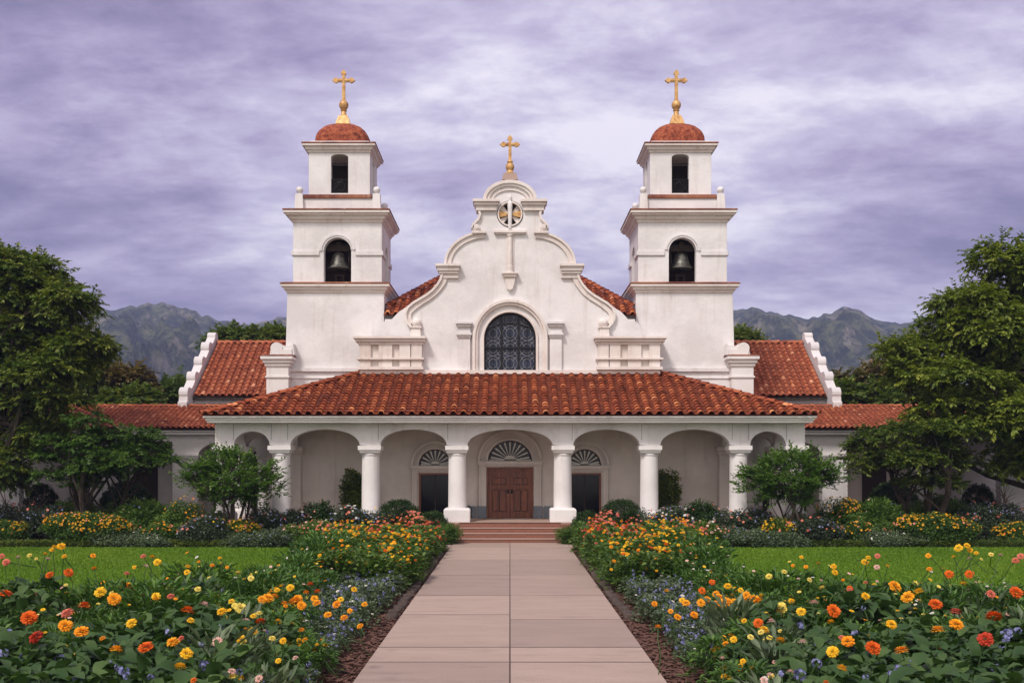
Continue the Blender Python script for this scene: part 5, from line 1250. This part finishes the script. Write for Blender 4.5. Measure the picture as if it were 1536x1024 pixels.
# ================================================================ BED PLANTS
def bed_mesh(kind, seed):
    rs = np.random.RandomState(seed)
    if kind == 'zinnia':
        n = 96; a = rs.rand(n)*2*PI; z = 0.12+0.72*rs.rand(n)**0.65; r = 0.10+0.24*rs.rand(n); 
        pos = np.stack([np.cos(a)*r, np.sin(a)*r, z-0.05], -1); el = 0.75-1.15*rs.rand(n); d = np.stack([np.cos(a+rs.normal(0,.5,n)), np.sin(a+rs.normal(0,.5,n)), el], -1)
        up = np.array([0,0,1.0])+0.5*unit(rs, n); sv = batch(BIG, pos, d, up, 0.13+0.13*rs.rand(n), rs); return leaf_mesh('foliage', [sv], [np.clip(0.15+0.5*rs.rand(n)+0.25*z,0,1)], True)
    if kind == 'marigold':
        n = 360; a = rs.rand(n)*2*PI; z = 0.68*rs.rand(n)**0.6; r = 0.43*np.sqrt(rs.rand(n))*np.sqrt(np.clip(1-(z/0.72)**2,0.1,1))
        pos = np.stack([np.cos(a)*r, np.sin(a)*r, z], -1); d = np.stack([np.cos(a), np.sin(a), 0.7*rs.rand(n)], -1)+0.6*unit(rs, n)
        sv = batch(LANCE, pos, d, np.array([0,0,1.0])+0.5*unit(rs, n), 0.12+0.10*rs.rand(n), rs); return leaf_mesh('foliage', [sv], [rs.rand(n)], True)
    if kind == 'wispy':
        n = 150; a = rs.rand(n)*2*PI; z = 0.75*rs.rand(n); r = 0.05+0.3*rs.rand(n); pos = np.stack([np.cos(a)*r, np.sin(a)*r, z], -1); d = np.stack([np.cos(a), np.sin(a), 0.9+0.8*rs.rand(n)], -1)+0.4*unit(rs, n)
        sv = batch(NARROW, pos, d, np.array([0,0,1.0])+0.5*unit(rs, n), 0.16+0.18*rs.rand(n), rs); return leaf_mesh('foliage', [sv], [rs.rand(n)])
    if kind == 'fern':
        n = 700; a = rs.rand(n)*2*PI; z = 0.66*rs.rand(n)**0.8; r = 0.34*np.sqrt(rs.rand(n)); pos = np.stack([np.cos(a)*r, np.sin(a)*r, z], -1); d = np.stack([np.cos(a), np.sin(a), 0.6+0.9*rs.rand(n)], -1)+0.6*unit(rs, n)
        sv = batch(NARROW, pos, d, np.array([0,0,1.0])+0.5*unit(rs, n), 0.06+0.08*rs.rand(n), rs); return leaf_mesh('foliage', [sv], [rs.rand(n)])
    if kind == 'sage':
        n = 520; a = rs.rand(n)*2*PI; z = 0.42*rs.rand(n)**0.7; r = 0.40*np.sqrt(rs.rand(n))*np.sqrt(np.clip(1-(z/0.55)**2,0.1,1)); pos = np.stack([np.cos(a)*r, np.sin(a)*r, z], -1); d = np.stack([np.cos(a), np.sin(a), 0.8*rs.rand(n)], -1)+0.7*unit(rs, n)
        sv = batch(LEAF, pos, d, np.array([0,0,1.0])+0.6*unit(rs, n), 0.05+0.05*rs.rand(n), rs); return leaf_mesh('foliage', [sv], [rs.rand(n)])
    if kind == 'cosmos':
        n = 420; a = rs.rand(n)*2*PI; z = 0.70*rs.rand(n)**0.6; r = 0.42*np.sqrt(rs.rand(n))*np.sqrt(np.clip(1-(z/0.8)**2,0.1,1)); pos = np.stack([np.cos(a)*r, np.sin(a)*r, z], -1); d = np.stack([np.cos(a), np.sin(a), 0.8*rs.rand(n)], -1)+0.7*unit(rs, n)
        sv = batch(LEAF, pos, d, np.array([0,0,1.0])+0.6*unit(rs, n), 0.07+0.07*rs.rand(n), rs); return leaf_mesh('foliage', [sv], [rs.rand(n)])
KM = {'zinnia':'leaf_bed','marigold':'leaf_mari','wispy':'leaf_grey','fern':'leaf_mari','sage':'leaf_grey','cosmos':'leaf_mid'}
BM = {}
for k in KM:
    BM[k] = []
    for i in range(5):
        me = bed_mesh(k, 700+i*7+len(k)); me.materials.append(M[KM[k]]); BM[k].append(me)
LBL = {'zinnia': 'broad leaved zinnia plant with %s pompom flowers in the %s foreground bed', 'marigold': 'dark leaved marigold plant with %s heads in the %s foreground bed',
       'wispy': 'wispy grey green plant with %s flowers in the %s foreground bed', 'fern': 'feathery green plant with %s flowers between %s lawn and path',
       'sage': 'low grey green plant with %s spikes by the %s side of the path', 'cosmos': 'bushy plant with %s flowers along the %s side of the path'}
ROOTS = []
rg = random.Random(99)
cnt = {}
def add_plant(kind, x, y, sc_, cols):
    side = 'left' if x < 0 else 'right'
    nm = {'zinnia':'zinnia_plant','marigold':'marigold_plant','wispy':'scabious_plant','fern':'feathery_plant','sage':'blue_sage_plant','cosmos':'cosmos_plant'}[kind]
    r = empty(nm, (x, y, -0.03), LBL[kind] % (cols, side), 'plant', (nm.replace('_', ' ')+'s on the %s with %s flowers' % (side, cols)))
    f = bpy.data.objects.new('foliage', rg.choice(BM[kind])); COL.objects.link(f); f.parent = r
    f.rotation_euler = (0, 0, rg.uniform(0, 6.28)); f.scale = (sc_*rg.uniform(0.9,1.1), sc_*rg.uniform(0.9,1.1), sc_*rg.uniform(0.88,1.1))
    ROOTS.append((x, y, kind, r)); return r
def add_flower(root, p, rad, me, tilt=None, stem=True):
    o = bpy.data.objects.new('flower', me); COL.objects.link(o); o.parent = root
    o.location = Vector(p)-Vector(root.location); o.scale = (rad, rad, rad*0.92)
    a = rg.uniform(0, 6.28); t_ = rg.uniform(0.1, 0.75) if tilt is None else tilt
    # lean mostly towards the open side (the viewer's side of the bed) like flowers facing the path
    o.rotation_euler = (t_*(0.9 if rg.random() < 0.75 else -0.4), rg.uniform(-0.35,0.35), rg.uniform(-0.6,0.6))
    if stem:
        s_ = bpy.data.objects.new('stem', rg.choice(STM)); COL.objects.link(s_); s_.parent = o
        s_.scale = (1/rad, 1/rad, 1/(rad*0.92)); s_.rotation_euler = (-o.rotation_euler.x*0.8, 0, rg.uniform(0, 6.28))
    return o
def outer(D):
    if D < 18.3: return D*0.48+1.3
    if D < 20.5: return 10.0-(D-18.3)*2.1
    if D < 30: return 5.25
    return 5.25+(D-30)*0.13
def plants():
    y = 9.2
    while y < 38.3:
        stp = 0.58 if y < 21 else 0.68
        for s in (-1, 1):
            inner = 2.78 if y < 17 else (2.82 if y < 24 else 2.66)
            x = inner+rg.uniform(0, 0.25)
            while x < outer(y):
                X = s*x+rg.uniform(-0.12, 0.12); Yy = y+rg.uniform(-0.2, 0.2); t_ = 765-x*F/y
                u_ = rg.random(); sc_ = rg.uniform(0.85, 1.15)
                if y < 18.8 and t_ < 320: kind = 'zinnia' if u_ < (0.88 if y < 15.5 else 0.30) else ('fern' if u_ > 0.45 and y > 15 else ('wispy' if y > 15 else 'marigold'))
                elif y < 16.5 and t_ < 430: kind = 'wispy' if u_ < 0.5 else ('marigold' if u_ < 0.85 else 'zinnia')
                elif y < 19.5: kind = 'marigold' if (u_ < 0.85 and not (x < 3.5 and y > 16)) else 'sage'
                elif y < 25: kind = 'sage' if x < 3.9 else ('fern' if u_ < 0.65 else 'sage')
                elif y < 29: kind = 'cosmos' if x < 4.4 else 'fern'
                else: kind = 'cosmos'
                if x - inner < 0.4 and y < 19: sc_ *= 0.8
                if y > 25: sc_ *= 1.22
                if kind == 'fern' and y > 16.5 and x > 4.5: sc_ *= rg.uniform(1.05, 1.3)
                if kind == 'zinnia': cols = 'orange and amber'
                elif kind == 'marigold': cols = 'golden yellow'
                elif kind == 'wispy': cols = 'pale pink and lemon'
                elif kind == 'fern': cols = 'tiny yellow'
                elif kind == 'sage': cols = 'lavender blue'
                else: cols = 'coral and orange' if (y > 32 and x < 4.6) else 'yellow and orange'
                if kind in ('zinnia', 'fern') and 16 < y < 20.5 and x > 5: sc_ *= 1.15
                r = add_plant(kind, X, Yy, sc_, cols)
                def top(rx, h, n_, pal, rad, meshes, stem=False, low=0.75):
                    a0_ = rg.uniform(0, 6.28); cl_ = kind in ('marigold', 'cosmos')
                    for q in range(n_):
                        a = (a0_+rg.gauss(0, 0.9)) if cl_ else rg.uniform(0, 6.28); rr = rx*math.sqrt(rg.random())*sc_; z = h*sc_*(1-0.28*(rr/(rx*sc_))**2)*rg.uniform(low, 1.08)
                        add_flower(r, (X+rr*math.cos(a), Yy+rr*math.sin(a), z), rad*rg.uniform(0.75,1.2), rg.choice(meshes[rg.choice(pal)]), stem=stem)
                if kind == 'marigold' : top(0.36, 0.74, rg.choice((1,3,6,10)) if t_ > 360 or y > 13 else 2, ('p_yellow','p_yellow','p_amber','p_yellow'), 0.046, FM, True)
                elif kind == 'wispy': top(0.4, 0.95, 2, ('p_pink','p_lemon','p_lemon','p_white','p_blue'), 0.04, FM, True)
                elif kind == 'fern': top(0.34, 0.80, rg.choice((2,4,6)), ('p_yellow','p_lemon','p_amber','p_white','p_pink'), 0.036, FD, True)
                elif kind == 'sage': top(0.40, 0.50, 10 if x < 3.9 else 6, ('p_blue',)*9+('p_white',), 0.040, {'p_blue':FM['p_blue'],'p_white':FD['p_white']}, False, 0.6)
                elif kind == 'cosmos':
                    pal = ('p_coral','p_orange','p_coral','p_red','p_amber') if 'coral' in cols else (('p_yellow','p_amber','p_yellow','p_yellow','p_amber','p_orange'))
                    if y > 30 and 'coral' not in cols: pal = ('p_yellow','p_amber','p_coral','p_yellow','p_amber')
                    top(0.44, 0.90, 11 if y < 32 else 14, pal, 0.046, {k_: FM.get(k_, [])+FD.get(k_, []) for k_ in pal}, False, 0.55)
                elif kind == 'zinnia' and y > 15.5: top(0.36, 1.02, rg.choice((0,0,1)), ('p_lemon','p_yellow','p_pink','p_coral','p_amber'), 0.05, FM, True, 0.92)
                if kind == 'zinnia' and y < 16 and rg.random() < 0.35: top(0.38, 0.78, 1, ('p_blue',), 0.085, FM, True)
                x += stp*rg.uniform(0.85, 1.15)
        y += stp*0.92
plants()
# the flowers one can point to in the photograph, measured on the photo's left bed (the right bed repeats them mirrored, with small changes)
OR, AMB, YE, LE, RE, COR, PKK, BLU = 'p_orange','p_amber','p_yellow','p_lemon','p_red','p_coral','p_pink','p_blue'
FL_ = [(23,303,28,OR),(120,400,34,OR),(202,225,19,OR),(285,215,20,OR),(131,300,18,COR),(349,351,28,OR),(275,382,26,COR),(148,480,32,RE),(770,370,30,OR),(600,522,32,OR),(1073,415,21,OR),(27,172,16,COR),(5,148,14,COR),(588,148,12,COR),
 (515,272,28,AMB),(412,295,25,YE),(468,323,28,AMB),(641,312,19,YE),(538,423,23,YE),(267,433,30,AMB),(335,457,30,AMB),(480,530,29,AMB),(712,500,28,AMB),(765,547,26,YE),(742,600,25,YE),(783,412,16,YE),(912,375,21,YE),(990,362,28,LE),(992,487,20,YE),(1040,455,21,YE),(951,333,14,YE),(1040,393,13,YE),(1143,411,12,YE),(1118,485,15,LE),(1166,495,15,YE),(1145,577,13,YE),(795,657,14,OR),(742,485,13,COR),(965,350,14,LE),
 (844,345,22,PKK),(1011,413,20,PKK),(892,497,22,PKK),(953,620,18,PKK),(1062,650,18,PKK),(1217,565,14,PKK),
 (40,470,26,BLU),(20,462,20,BLU),(50,497,20,BLU),(508,622,30,BLU),(490,605,22,BLU),(520,640,20,BLU),(450,590,16,BLU),(623,648,18,BLU),(838,597,26,BLU),(985,625,18,BLU),(915,440,20,BLU),(690,460,20,BLU),(640,365,14,BLU),(830,510,14,BLU),
 (1100,320,26,AMB),(1080,326,20,AMB),(1210,333,28,AMB),(1242,350,20,AMB),(1170,342,18,AMB),(1195,277,17,YE),(1262,297,16,AMB),(1382,345,18,AMB),(1350,388,17,AMB),(1417,400,17,AMB),(1303,340,18,AMB),(1140,287,13,YE),(1292,322,17,AMB),(1480,435,15,AMB),(1500,345,13,AMB),(1225,322,20,AMB),(1130,312,18,AMB),(1277,262,14,OR),(1305,292,16,OR),(1400,325,13,YE),(1457,284,13,YE),(1440,372,12,AMB),
 (250,107,18,YE),(222,110,14,YE),(214,122,12,YE),(385,145,12,AMB),(385,198,12,AMB),(770,213,14,YE),(773,190,13,YE),(650,172,17,YE),(625,150,12,YE),(550,193,9,YE),(120,145,11,LE),(148,158,7,LE),(905,155,9,YE),(873,185,10,AMB),(820,170,7,AMB),(265,148,11,YE),(937,193,8,AMB),(200,158,13,PKK),(600,188,13,PKK),(75,150,11,PKK),(185,137,10,YE),(815,283,14,LE),(865,238,12,LE),(980,215,12,LE),(1035,238,14,LE),(730,237,7,AMB),(690,285,14,OR)]
def nearest(x, y):
    best = None
    for (a, b, k, r) in ROOTS:
        d = (a-x)**2+(b-y)**2
        if best is None or d < best[0]: best = (d, r)
    return best[1]
for s in (-1, 1):
    for (cx, cy, r, mt) in FL_:
        px, py = cx*0.3646, 780+cy*0.3646
        px += rg.uniform(-1, 1) if s < 0 else rg.uniform(-5, 5); py += 0 if s < 0 else rg.uniform(-3, 3)
        if px > 330: hz = 0.84
        elif py < 862: hz = 1.06
        else: hz = 1.0
        if mt == BLU: hz = 0.86
        D_ = DG(py, hz)
        if D_ > 19.2: D_ = 17.6+0.6*rg.random(); hz = CH-(py-CY)*D_/F
        if D_ < 9.8: D_ = 9.8; hz = CH-(py-CY)*D_/F
        x = PX(px, D_)*(-s)*1.0
        if s > 0: x = -PX(px, D_)
        else: x = PX(px, D_)
        rad = r*0.3646*D_/F*1.04
        root = nearest(x, D_)
        add_flower(root, (x, D_, hz), rad, rg.choice(FM[mt]), tilt=rg.uniform(0.35, 1.0))
# ================================================================ HAZE
hz = MB().box(-2700, 2700, -40, 2300, -1.1, 320).mesh('haze')
hm = bpy.data.materials.new('haze_air'); hm.use_nodes = True; t = hm.node_tree; t.nodes.clear()
pv = t.nodes.new('ShaderNodeVolumePrincipled'); pv.inputs['Color'].default_value = (0.52,0.60,0.98,1); pv.inputs['Density'].default_value = 0.00032; pv.inputs['Anisotropy'].default_value = 0.0
ou = t.nodes.new('ShaderNodeOutputMaterial'); t.links.new(pv.outputs[0], ou.inputs['Volume'])
ho = link_mesh('haze', hz, hm); tag(ho, 'thin bluish haze in front of the far hills', 'haze', None, 'stuff')
# surfaces without a rnd attribute still read as mid tone
for me in bpy.data.meshes:
    pass
